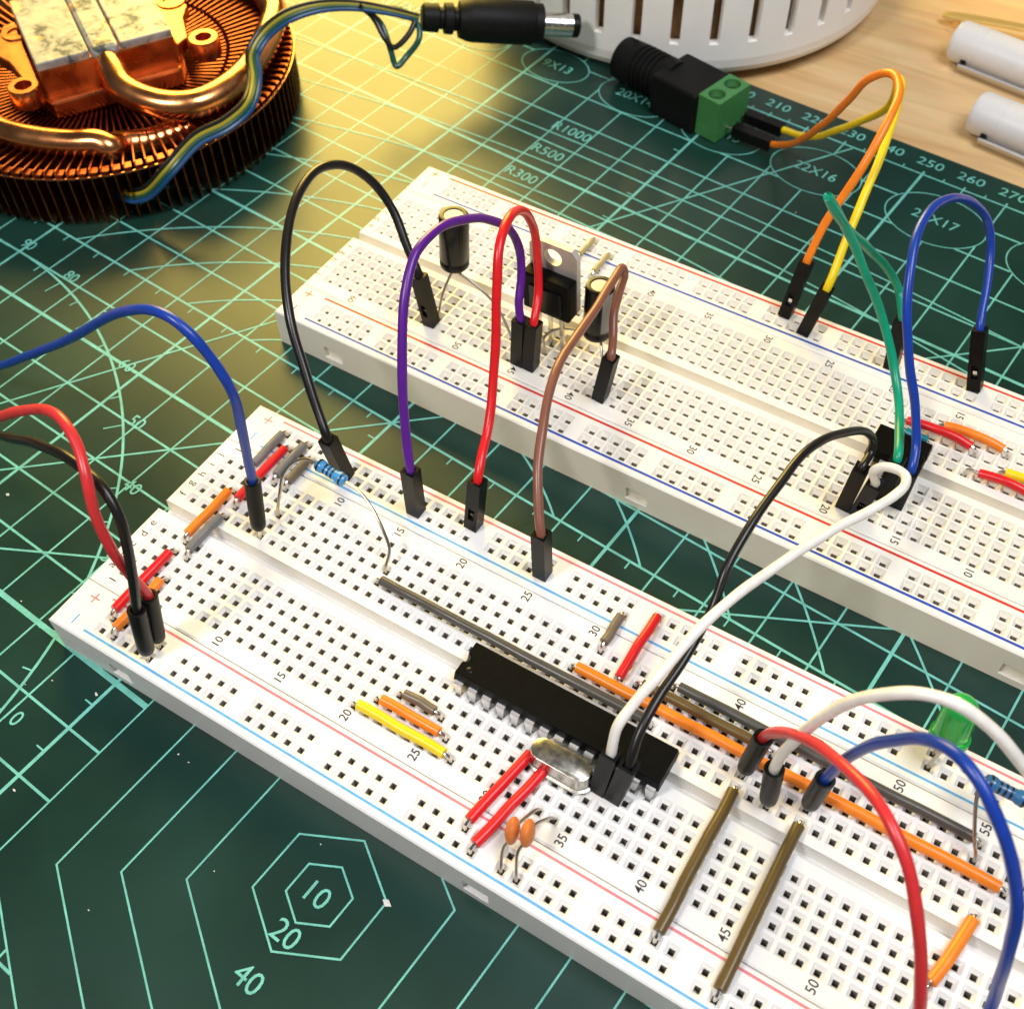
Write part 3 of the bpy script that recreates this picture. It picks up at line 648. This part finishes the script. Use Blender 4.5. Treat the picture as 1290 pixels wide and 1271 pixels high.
# green light
lb = NB(51.2, 14.7, 6.6); lt = un(1218, 878, 15); ld = (lt - lb).normalized()
o = thing('led', NB(51, 14.5), 'green round light standing in the far rail under the white lead', 'led')
MB().lathe(lb, ld, [(0, 2.75), (.1, 2.9), (.9, 2.9), (1.0, 2.5), (6.0, 2.48)] + [(6.0 + 2.48 * math.sin(math.radians(a)), 2.48 * math.cos(math.radians(a))) for a in range(15, 90, 15)] + [(8.48, .1)], 32).build('lens', 'led_green', o)
for v in (14, 15): MB().tube(spline([NB(51, v, -1.5), NB(51, v, .6), lb + Vector((0, (v - 14.5) * P, 0)), lb + Vector((0, (v - 14.5) * P, 0)) + ld * 3.2], 4), .28, 8).build('lead', 'lead', o)
MB().box((-.9, -1.2, 0), (.9, .6, 1.6), T=lambda p: lb + ld * (3.0 + p.z) + Vector((p.x, p.y, 0))).build('reflector_cup', 'tin', o)
# quartz crystal
def stad(L, Wd, n=10):
    r = Wd / 2; h = L / 2 - r
    return [(h + r * math.sin(math.pi * k / n), -r * math.cos(math.pi * k / n)) for k in range(n + 1)] + [(-h - r * math.sin(math.pi * k / n), r * math.cos(math.pi * k / n)) for k in range(n + 1)]
cc_ = NB(32.93, 2.74, .35); o = thing('quartz_crystal', NB(32.93, 2.74), 'oval metal quartz crystal can beside the chip pins', 'crystal')
m = MB(); lv = [(10.7, 4.7, 0), (10.7, 4.7, .5), (10.1, 4.0, .62), (9.85, 3.75, .9), (9.85, 3.75, 3.5), (9.7, 3.6, 3.72), (9.3, 3.2, 3.8)]
rings = [[cc_ + Vector((x, y, z)) for x, y in stad(L, w_)] for L, w_, z in lv]; k = len(rings[0])
m.add([p for r_ in rings for p in r_], [tuple(range(k))[::-1], tuple(range((len(rings) - 1) * k, len(rings) * k))] + [(i * k + j, i * k + (j + 1) % k, (i + 1) * k + (j + 1) % k, (i + 1) * k + j) for i in range(len(rings) - 1) for j in range(k)])
m.build('metal_can', 'nickel', o, 30)
for c in (31.98, 33.9): MB().tube([NB(c, 2.74, -1.5), NB(c, 2.74, .5)], .22, 8).build('lead', 'lead', o)
# ceramic capacitors
for c, px, lab in ((33, (646, 1046), 'left of the two orange ceramic capacitors'), (34, (665, 1049), 'right of the two orange ceramic capacitors')):
    cz = on_plane(NB(c, -2.1), Vector((0, 1, 0)), Vector((-.12, 0, 1)), [px])[0]
    o = thing('ceramic_capacitor', NB(c, -4), lab, 'capacitor', 'orange ceramic capacitors')
    ax = Vector((1, .35, .0)).normalized()
    MB().lathe(cz - ax * 1.25, ax, [(.2, .2), (.3, .85), (.55, 1.5), (.95, 1.9), (1.25, 2.0), (1.55, 1.9), (1.95, 1.5), (2.2, .85), (2.3, .2)], 26).build('capacitor_disc', 'ceramic_orange', o)
    for v in (-4, 0):
        s = 1 if v == 0 else -1
        MB().tube(spline([NB(c, v, -1.5), NB(c, v, .4), cz + Vector((-.2, s * 2.2, -2.2)), cz + Vector((0, s * 1.0, -1.6))], 6), .26, 8).build('lead', 'lead', o)

# ------------------------------------------------------------------ components on the rear board
def electrolytic(label, bpx, bz, tpx, tz, L, R_, leads, stripe):
    b = un(*bpx, bz); tp = un(*tpx, tz); d = (tp - b).normalized()
    o = thing('electrolytic_capacitor', leads[0][0], label, 'capacitor', 'black electrolytic capacitors')
    MB().lathe(b, d, [(0, R_ * .7), (.1, R_ * .93), (.5, R_), (1.3, R_), (1.6, R_ * .93), (1.9, R_ * .93), (2.3, R_), (L - .5, R_), (L - .12, R_ * .95), (L, R_ * .86), (L - .05, R_ * .66), (L - .25, R_ * .62)], 32, True, False).build('sleeve', 'black_sleeve', o)
    top = MB().lathe(b, d, [(L - .5, R_ * .66), (L - .2, R_ * .64), (L - .17, R_ * .3)], 32, False, True).build('metal_top', 'cap_top', o)
    x, y = basis(d)
    if stripe is not None:
        q = MB(); v = []
        for k in range(7):
            a = stripe + (k - 3) * .13
            for t_ in (2.4, L - .5): v.append(b + d * t_ + (x * math.cos(a) + y * math.sin(a)) * (R_ + .03))
        q.add(v, [(2 * k, 2 * k + 2, 2 * k + 3, 2 * k + 1) for k in range(6)]); st = q.build('polarity_stripe', 'grey_stripe', o)
    for i, Ls in enumerate(leads): MB().tube(spline(Ls + [b + x * (1.2 if i else -1.2) + d * .3], 6), .28, 8).build('lead', 'lead', o)
    return b, d
bq = un(573, 334, 9.5)
electrolytic('upright black electrolytic capacitor on long legs behind the purple jumper', (573, 334), 9.5, (572, 272), 21.2, 12.0, 2.9,
             [[FB(53, 10, -1.5), FB(53, 10, .5), un(560, 365, 5.5)], [FB(46, 10, -1.5), FB(46, 10, .5), un(625, 385, 4.5), un(600, 360, 7.5)]], None)
electrolytic('black electrolytic capacitor with grey stripe crossed by the brown jumper', (752, 421), 4.5, (757, 356), 17.0, 12.0, 2.75,
             [[FB(39.5, 8, -1.5), FB(39.5, 8, .5)], [FB(44, 9, -1.5), FB(44, 9, .6), un(686, 425, 3.5), un(698, 416, 4.2), un(715, 414, 4.4), un(735, 418, 4.6)]], 0.35 * math.pi)
# voltage regulator
ex = (FB(1, 0) - FB(2, 0)).normalized(); ey = (FB(0, 1) - FB(0, 0)).normalized()
rg = FB(44.15, 7.0); o = thing('voltage_regulator', rg, 'black three legged regulator with holed metal tab on the rear board', 'regulator')
lean = Vector((0, 0, 1)) + ey * .06
T = lambda p: rg + ex * p.x + ey * p.y + lean * p.z
zb = 8.2
bd = MB(); bd.box((-5.0, .3, zb), (5.0, 3.4, zb + 9.0), T=T)
bd.build('plastic_body', 'chip_black', o, 0, bevel=.35)
MB().box((-3.4, 3.4, zb + 1.0), (3.4, 3.65, zb + 6.6), T=T).build('front_panel', 'black_sleeve', o, 0, bevel=.15)
m = MB(); hz = zb + 12.2; n = 24; hr = 1.85
outl = [(-5.0, zb + .3), (5.0, zb + .3), (5.0, zb + 13.7), (3.9, zb + 15.2), (-3.9, zb + 15.2), (-5.0, zb + 13.7)]
def edge_at(a):   # where a ray from the hole centre meets the outline
    dx, dz = math.cos(a), math.sin(a); best = 99
    for i in range(6):
        (x0, z0), (x1, z1) = outl[i], outl[(i + 1) % 6]; ux, uz = x1 - x0, z1 - z0; den = dx * uz - dz * ux
        if abs(den) < 1e-9: continue
        t_ = ((x0) * uz - (z0 - hz) * ux) / den; s_ = ((x0) * dz - (z0 - hz) * dx) / den
        if t_ > 0 and -1e-6 <= s_ <= 1 + 1e-6: best = min(best, t_)
    return (dx * best, hz + dz * best)
an = sorted([2 * math.pi * k / n for k in range(n)] + [math.atan2(z - hz, x) % (2 * math.pi) for x, z in outl]); k = len(an)
inn = [(hr * math.cos(a), hz + hr * math.sin(a)) for a in an]; outp = [edge_at(a) for a in an]
V = [T(Vector((x, y, z))) for y in (-1.0, .3) for ringp in (inn, outp) for x, z in ringp]
fs = []
for i in range(k):
    j = (i + 1) % k
    fs += [(i, j, k + j, k + i), (2 * k + i, 3 * k + i, 3 * k + j, 2 * k + j), (k + i, k + j, 3 * k + j, 3 * k + i), (j, i, 2 * k + i, 2 * k + j)]
m.add(V, fs).build('metal_tab', 'tab_metal', o, 30)
for dx in (-P, 0, P): MB().box((dx - .42, 1.6, -2), (dx + .42, 2.1, zb + .2), T=T).build('leg', 'tin', o, 0)

# ------------------------------------------------------------------ copper cooler
KC = Vector((-101, 106, MATZ)); KR = 45.4
o = thing('copper_cooler', KC, 'round copper cooler with radial fins and grey paste on its plate', 'cooler')
NF = 116
prof = [(14, 1.2), (44.6, 0.3), (45.4, 2.0), (45.4, 14.2), (44.9, 14.9), (38, 14.2), (30.2, 13.2), (29.8, 11.6), (29.2, 13.0), (17, 12.0), (14, 11.5)]
q = MB(); v = []
for s in (-.16, .16):
    for r_, z in prof: v.append(Vector((r_, s + .9 * math.sin((r_ - 14) / 31 * math.pi), z)))
k = len(prof); q.add(v, [(i, (i + 1) % k, k + (i + 1) % k, k + i) for i in range(k)] + [tuple(range(k))[::-1], tuple(range(k, 2 * k))])
q.box((43.4, .1, 13.9), (45.3, 1.6, 14.2)); q.box((45.05, .1, 12.6), (45.3, 1.2, 13.9))
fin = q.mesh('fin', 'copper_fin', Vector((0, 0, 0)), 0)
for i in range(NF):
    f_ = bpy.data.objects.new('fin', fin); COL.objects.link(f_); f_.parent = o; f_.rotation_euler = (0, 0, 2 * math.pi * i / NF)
def K(a, r_, z): return KC + Vector((r_ * math.cos(a), r_ * math.sin(a), z))
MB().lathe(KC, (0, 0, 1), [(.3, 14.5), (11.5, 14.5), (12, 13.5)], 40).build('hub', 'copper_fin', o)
MB().tube([K(2 * math.pi * i / 72, 45.75, 13.3) for i in range(73)], .22, 6, False).build('binding_wire', 'copper', o)
pa = math.radians(57.5); px_, py_ = Vector((math.cos(pa), math.sin(pa), 0)), Vector((-math.sin(pa), math.cos(pa), 0))   # px_ along the near plate edge
PT = lambda p: KC + px_ * p.x + py_ * p.y + Vector((0, 0, p.z))
pb = MB(); pb.box((-15.5, -15, 16.5), (-3.55, 15, 25), T=PT); pl1 = pb.build('contact_plate', ['thermal_paste'], o, 0, bevel=.3)
pb = MB(); pb.box((3.55, -15, 16.5), (15.5, 15, 25), T=PT); pb.build('contact_plate', ['thermal_paste'], o, 0, bevel=.3)
MB().box((-15.6, -15.3, 16.3), (15.6, 15.1, 23.4), T=PT).build('plate_block', 'copper_base', o, 0, bevel=.4)
MB().prism([(-15, -17.5), (15, -17.5), (17, -12), (17, 14), (-17, 14), (-17, -12)], 12.2, 16.6, T=PT).build('base_block', 'copper_base', o, 0, bevel=.6)
# heat pipes: flattened through the plate, then bent down and round the rim
def ang(p): return math.atan2(p.y - KC.y, p.x - KC.x)
e1 = PT(Vector((0, -15.4, 23.6)))
pipeA = [PT(Vector((0, -10, 20.6))), PT(Vector((0, -14, 21.0))), PT(Vector((0, -18.3, 20.4))), PT(Vector((.4, -22.6, 19.2)))] + [un(x, y, MATZ + z) for x, y, z in ((178, 124, 18.2), (212, 133, 17.4), (250, 131, 17.2), (288, 112, 17.2), (318, 82, 17.2), (337, 48, 17.2), (345, 12, 17.2))]
a0 = ang(pipeA[-1]); rr = (pipeA[-1] - KC).to_2d().length
pipeA += [K(a0 + k * .2, rr, 17.2) for k in range(1, 8)]
MB().tube(spline(pipeA, 6), 3.25, 20).build('heat_pipe', 'copper', o)
cs = [PT(Vector((0, 15, 23.4))), PT(Vector((0, -15.2, 23.4)))]
MB().box((-3.35, -15.4, 21), (3.35, 15, 25.05), T=PT).build('pipe_flat', 'thermal_paste', o, 0, bevel=1.2)
pB = [un(x, y, MATZ + 15.6) for x, y in ((-60, 130), (-25, 152), (10, 168), (50, 177), (92, 181), (126, 181), (139, 182))]
pB[-1].z -= 1.2; pB.append(un(150, 183, MATZ + 12)); pB.append(un(190, 178, MATZ + 10.5)); pB.append(un(235, 163, MATZ + 10.5))
MB().tube(spline(pB, 6), 3.0, 18).build('heat_pipe', 'copper', o)
# mounting ears with threaded bosses
for sgn, bosses in ((-1, [(20, 40), (29, 107)]), (1, [(256, 46), (215, 0)])):
    ear = MB(); ear.prism([(sgn * 16, -14), (sgn * 19, -12), (sgn * 20.5, -3), (sgn * 23, 2), (sgn * 21, 8), (sgn * 19, 13), (sgn * 16, 14)][::sgn], 17.5, 20.5, T=PT)
    eo = ear.build('mounting_ear', 'copper_base', o, 0, bevel=.3)
    for bx in bosses:
        c_ = un(*bx, MATZ + 21); c_.z = MATZ + 16.5
        br = MB().lathe(c_, (0, 0, 1), [(0, 3.6), (3.9, 3.6), (4.4, 3.3), (4.4, 2.0), (1.0, 1.8)], 28).build('threaded_boss', 'copper_base', eo)

# ------------------------------------------------------------------ fan cable with barrel plug
org = KC + Vector((20, -40, 0))
o = thing('fan_cable', org, 'flat cable of thin coloured wires from the cooler ending in a black barrel plug', 'cable')
path = [un(x, y, z) for x, y, z in ((150, 238, -3.5), (163, 247, -3.0), (185, 243, -1.0), (212, 215, 4.5), (248, 176, 8.6), (285, 157, 10), (312, 133, 11), (321, 100, 12), (319, 68, 14), (332, 45, 16), (360, 22, 17), (400, 9, 17), (445, 7, 15.5), (490, 14, 13.5), (528, 23, 11))]
cen = spline(path, 8)
for i, (nm, off_) in enumerate((('black', -1.65), ('ribbonyellow', -.55), ('ribbongreen', .55), ('ribbonblue', 1.65))):
    pp = []
    for j, p_ in enumerate(cen):
        tn = (cen[min(j + 1, len(cen) - 1)] - cen[max(j - 1, 0)]).normalized(); sd = tn.cross((CAM - p_).normalized()).normalized()
        f_ = 1.0 if j < len(cen) * .72 else max(.35, 1 - (j / len(cen) - .72) * 2.4)
        pp.append(p_ + sd * off_ * f_ * .72)
    MB().tube(pp, .56, 10).build('strand', 'wire_' + nm, o)
lp = [un(x, y, z) for x, y, z in ((455, 9, 15), (480, 30, 10), (492, 62, 6), (500, 84, 4), (512, 72, 5), (528, 50, 8), (527, 33, 10), (510, 16, 12), (480, 9, 14), (450, 8, 15))]
MB().tube(spline(lp, 6), .72, 10).build('strand', 'wire_ribbongreen', o)
lp2 = [un(x, y, z) for x, y, z in ((452, 7, 15.5), (470, 22, 12), (486, 50, 8), (497, 60, 7), (515, 44, 9), (523, 28, 11))]
MB().tube(spline(lp2, 6), .68, 10).build('strand', 'wire_black', o)
p0, p1 = un(531, 22, 10.5), un(729, 33, 4.5); d = (p1 - p0).normalized(); Lp = (p1 - p0).length; sc_ = Lp / 44.0
MB().lathe(p0, d, [(x * sc_, r_) for x, r_ in ((0, 2.6), (.6, 3.2), (4.6, 3.3), (5.0, 2.5), (6.0, 2.5), (6.3, 3.5), (8.6, 3.6), (9.0, 2.7), (9.9, 2.7), (10.3, 4.2), (12.5, 4.9), (14, 5.1), (30.5, 5.1), (31, 4.9), (31.2, 4.6), (33.4, 4.6), (33.6, 4.3))], 30).build('plug_body', 'black_matte', o)
b_ = MB().lathe(p0 + d * 33.4 * sc_, d, [(0, 2.75), (8.6 * sc_, 2.75)], 28, False, True).build('metal_barrel', 'tin', o)
MB().lathe(p0 + d * 42 * sc_, d, [(0, 2.75), (1.6, 2.75), (1.9, 2.4), (1.9, 1.3), (.3, 1.2)], 28).build('plug_tip', 'black_plastic', o)

# ------------------------------------------------------------------ barrel socket adapter with screw terminal
A0 = Vector((2.3, 173.3, MATZ)); jd = Vector((.971, -.238, 0)).normalized(); jn = Vector((.238, .971, 0)).normalized()
JT = lambda p: A0 + jd * p.x + jn * p.y + Vector((0, 0, p.z))
o = thing('socket_adapter', JT(Vector((14, 6.5, 0))), 'black barrel socket adapter with green two screw terminal', 'adapter')
ax0 = JT(Vector((-3.2, 6.8, 5.6)))
rp = [(0, 4.4), (.3, 5.2), (6.2, 5.5)]
for k in range(5): rp += [(6.4 + k * 1.5, 5.05), (7.2 + k * 1.5, 5.05), (7.4 + k * 1.5, 5.55), (7.8 + k * 1.5, 5.55)]
rp += [(14.5, 5.55), (17, 5.55)]
MB().lathe(ax0, jd, rp, 32, False).build('socket_sleeve', 'black_matte', o, 40)
MB().lathe(ax0 + jd * .2, jd, [(0, 4.6), (0, 2.9), (6, 2.8)], 28, False, True).build('socket_mouth', 'black_matte', o)
MB().lathe(ax0 - jd * .8, jd, [(0, .5), (.3, .9), (6, 1.0)], 16).build('centre_pin', 'tin', o)
MB().box((11.5, .2, .1), (25.2, 13.4, 10.4), T=JT).build('adapter_body', 'black_matte', o, 0, bevel=.7)
tb = MB(); tb.box((25.0, 1.5, .2), (31.3, 13.0, 3.0), T=JT); tg = tb.build('terminal_block', 'terminal_green', o, 0, bevel=.2)
# upper block with two screw wells
m = MB(); zt = 10.6; ws = [(28.1, 4.4), (28.1, 10.1)]
for (cx, cy), (ya, yb) in zip(ws, ((1.5, 7.25), (7.25, 13.0))):
    n = 24; rect = []
    for k in range(n):
        a = 2 * math.pi * k / n; dx, dy = math.cos(a), math.sin(a)
        s_ = min(((31.3 - cx) if dx > 0 else (cx - 25.0)) / max(1e-6, abs(dx)), ((yb - cy) if dy > 0 else (cy - ya)) / max(1e-6, abs(dy)))
        rect.append((cx + dx * s_, cy + dy * s_))
    cor = [(25.0, ya), (31.3, ya), (31.3, yb), (25.0, yb)]
    for c_ in cor:
        j = min(range(n), key=lambda q: (rect[q][0] - c_[0]) ** 2 + (rect[q][1] - c_[1]) ** 2); rect[j] = c_
    v = [Vector((*p, zt)) for p in rect] + [Vector((cx + 2.05 * math.cos(2 * math.pi * k / n), cy + 2.05 * math.sin(2 * math.pi * k / n), zt)) for k in range(n)] + [Vector((cx + 2.05 * math.cos(2 * math.pi * k / n), cy + 2.05 * math.sin(2 * math.pi * k / n), zt - 3)) for k in range(n)]
    m.add([JT(p) for p in v], [(k, (k + 1) % n, n + (k + 1) % n, n + k) for k in range(n)] + [(n + k, n + (k + 1) % n, 2 * n + (k + 1) % n, 2 * n + k) for k in range(n)])
for a, b in (((25, 1.5), (31.3, 1.5)), ((31.3, 1.5), (31.3, 13)), ((31.3, 13), (25, 13)), ((25, 13), (25, 1.5))):
    m.quad(*[JT(Vector(p)) for p in ((*a, 3.0), (*b, 3.0), (*b, zt), (*a, zt))])
up_ = m.build('terminal_top', 'terminal_green', o, 30)
for cx, cy in ws:
    s_ = MB().lathe(JT(Vector((cx, cy, zt - 3.0))), (0, 0, 1), [(0, 1.98), (1.0, 1.9), (1.2, 1.6)], 24).build('screw', 'lead', up_)
    MB().box((cx - 1.5, cy - .2, zt - 1.9), (cx + 1.5, cy + .2, zt - 1.75), T=JT).build('screw_slot', 'black_plastic', up_, 0)

# ------------------------------------------------------------------ white printed pot with slots
PC = Vector((-10.2, 237.2, MATZ)); PR = 55.6
o = thing('slotted_pot', PC, 'white printed round pot with a row of narrow upright slots', 'pot')
NS = 36; sub = 6; hs0, hs1, HT = 9.5, 40.0, 62.0; sw = 2.5 / PR
def ring_angles():
    L = []
    for i in range(NS):
        c = 2 * math.pi * i / NS + .06; stp = 2 * math.pi / NS
        L += [(c - sw / 2, 1), (c + sw / 2, 0)] + [(c + sw / 2 + (stp - sw) * k / 4, 0) for k in range(1, 4)]
    return L
AN = ring_angles(); n = len(AN)
outer = [(0, PR - 4.2), (.3, PR - 2.7), (1.2, PR - 1.25), (2.8, PR - .35), (5.2, PR), (hs0, PR), (hs1, PR), (HT, PR)]
inner_ = [(0.0 + 2.4, PR - 6), (5.5, PR - 2.6), (hs0, PR - 2.6), (hs1, PR - 2.6), (HT, PR - 2.6)]
m = MB()
def pv(a, r_, z): return PC + Vector((r_ * math.cos(a), r_ * math.sin(a), z))
for prof_, flip in ((outer, False), (inner_, True)):
    for i in range(len(prof_) - 1):
        (z0, r0), (z1, r1) = prof_[i], prof_[i + 1]
        for k in range(n):
            a0, s0 = AN[k]; a1 = AN[(k + 1) % n][0] + (2 * math.pi if k == n - 1 else 0)
            if s0 and abs(z0 - hs0) < .01: continue
            qd = [pv(a0, r0, z0), pv(a1, r0, z0), pv(a1, r1, z1), pv(a0, r1, z1)]
            m.quad(*(qd[::-1] if flip else qd))
for k in range(n):
    a0, s0 = AN[k]; a1 = AN[(k + 1) % n][0] + (2 * math.pi if k == n - 1 else 0)
    if s0:
        for aa in (a0, a1): m.quad(pv(aa, PR, hs0), pv(aa, PR - 2.6, hs0), pv(aa, PR - 2.6, hs1), pv(aa, PR, hs1))
        for zz in (hs0, hs1): m.quad(pv(a0, PR, zz), pv(a1, PR, zz), pv(a1, PR - 2.6, zz), pv(a0, PR - 2.6, zz))
    m.quad(pv(a0, PR, HT), pv(a1, PR, HT), pv(a1, PR - 2.6, HT), pv(a0, PR - 2.6, HT))
m.add([pv(AN[k][0], PR - 6, 0) for k in range(n)], [tuple(range(n))[::-1]])
m.build('pot_wall', 'pla_white', o, 35)
mat('pot_filling', (.30, .17, .075), .8, var=.7, vscale=160, bump=.8, bscale=300)
MB().lathe(PC, (0, 0, 1), [(2.5, PR - 6), (5.6, PR - 2.9), (12, PR - 4.5), (36, PR - 6), (42, PR - 14), (43, 5)], 60).build('filling', 'pot_filling', o)

# ------------------------------------------------------------------ pens and brass pin at the right
pd = Vector((.986, -.166, 0)).normalized(); pn = Vector((.166, .986, 0))
for lab, cpx in (('upper grey marker with metal clip on the wooden table', (1204, 50)), ('lower grey marker with metal clip nearest the cutting mat', (1229, 140))):
    c = un(*cpx, -6.4); c.z = -11.5 + 5.15
    o = thing('marker_pen', Vector((c.x, c.y, -11.5)), lab, 'pen', 'grey markers on the table')
    MB().lathe(c, pd, [(0, 3.9), (.25, 4.6), (.9, 4.95), (1.6, 5.05), (7.2, 5.08), (7.3, 5.0), (7.45, 5.0), (7.55, 5.1), (60, 5.12), (118, 5.12), (120, 4.5)], 36).build('barrel', 'pen_grey', o)
    sd = (-pn * .84 + Vector((0, 0, -.54))).normalized(); k = pd.cross(sd)
    CT = lambda p, c=c: c + pd * p.x + sd * p.y + k * p.z
    cl = MB().box((4.6, 6.0, -1.1), (44, 6.6, 1.1), T=CT).build('clip', 'clip_steel', o, 0)
    MB().box((4.6, 4.6, -1.3), (6.0, 6.05, .7), T=CT).build('clip_mount', 'black_plastic', o, 0)
b0 = un(1188, 19, -9); b1 = un(1300, 43, -8.6)
o = thing('brass_clip', Vector((b0.x, b0.y, -11.5)), 'thin brass clip lying behind the upper grey marker', 'clip')
d = (b1 - b0).normalized(); sd = Vector((-d.y, d.x, 0)).normalized(); m = MB(); secs = []
for s_, wd, zz in ((0, .5, 0), (.6, 1.2, .1), (2, 1.7, .3), (5, 1.8, .5), (12, 1.6, .9), (24, 1.5, 1.2), (40, 1.5, 1.2)):
    p_ = b0 + d * s_ + Vector((0, 0, zz)); secs.append([p_ - sd * wd + Vector((0, 0, -.4)), p_ + sd * wd + Vector((0, 0, -.4)), p_ + sd * wd * .8 + Vector((0, 0, .45)), p_ - sd * wd * .8 + Vector((0, 0, .45))])
m.add([q for s_ in secs for q in s_], [(4 * i + k, 4 * i + (k + 1) % 4, 4 * i + 4 + (k + 1) % 4, 4 * i + 4 + k) for i in range(len(secs) - 1) for k in range(4)] + [(3, 2, 1, 0), (len(secs) * 4 - 4, len(secs) * 4 - 3, len(secs) * 4 - 2, len(secs) * 4 - 1)])
m.build('clip_strip', 'brass', o, 50, bevel=.2)
for s_ in (4, 34): MB().box((-.8, -.8, -11.45), (.8, .8, b0.z - .2), T=lambda p, s_=s_: Vector((0, 0, p.z)) + (b0 + d * s_ + d * p.x + sd * p.y) * 1.0 - Vector((0, 0, b0.z))).build('clip_foot', 'brass', o, 0)

# ------------------------------------------------------------------ crumbs and dust on the mat
mat('crumb', (.75, .73, .68), .7)
m = MB()
for (x, y), s_ in zip([(488, 1137), (27, 757), (122, 875), (66, 857), (121, 873), (18, 995), (10, 623), (404, 1063), (112, 1146), (270, 1097), (225, 950), (238, 960), (980, 262), (1003, 268), (32, 862)], [.7, .2, .3, .16, .25, .32, .4, .16, .18, .16, .22, .16, .22, .18, .16]):
    c = un(x, y, MATZ + s_ * .4); T = lambda p, c=c, s_=s_: c + Vector((p.x * s_, p.y * s_ * .7, p.z * s_ * .5))
    v = [Vector(p) + Vector((random.uniform(-.25, .25), random.uniform(-.25, .25), random.uniform(-.2, .2))) for p in ((1, 0, 0), (0, 1, 0), (-1, 0, 0), (0, -1, 0), (0, 0, .9), (0, 0, -.7))]
    m.add([T(p) for p in v], [(0, 1, 4), (1, 2, 4), (2, 3, 4), (3, 0, 4), (1, 0, 5), (2, 1, 5), (3, 2, 5), (0, 3, 5)])
cr = m.build('crumbs', 'crumb', None, 0); tag(cr, 'tiny pale crumbs scattered on the cutting mat', 'crumbs', kind='stuff')
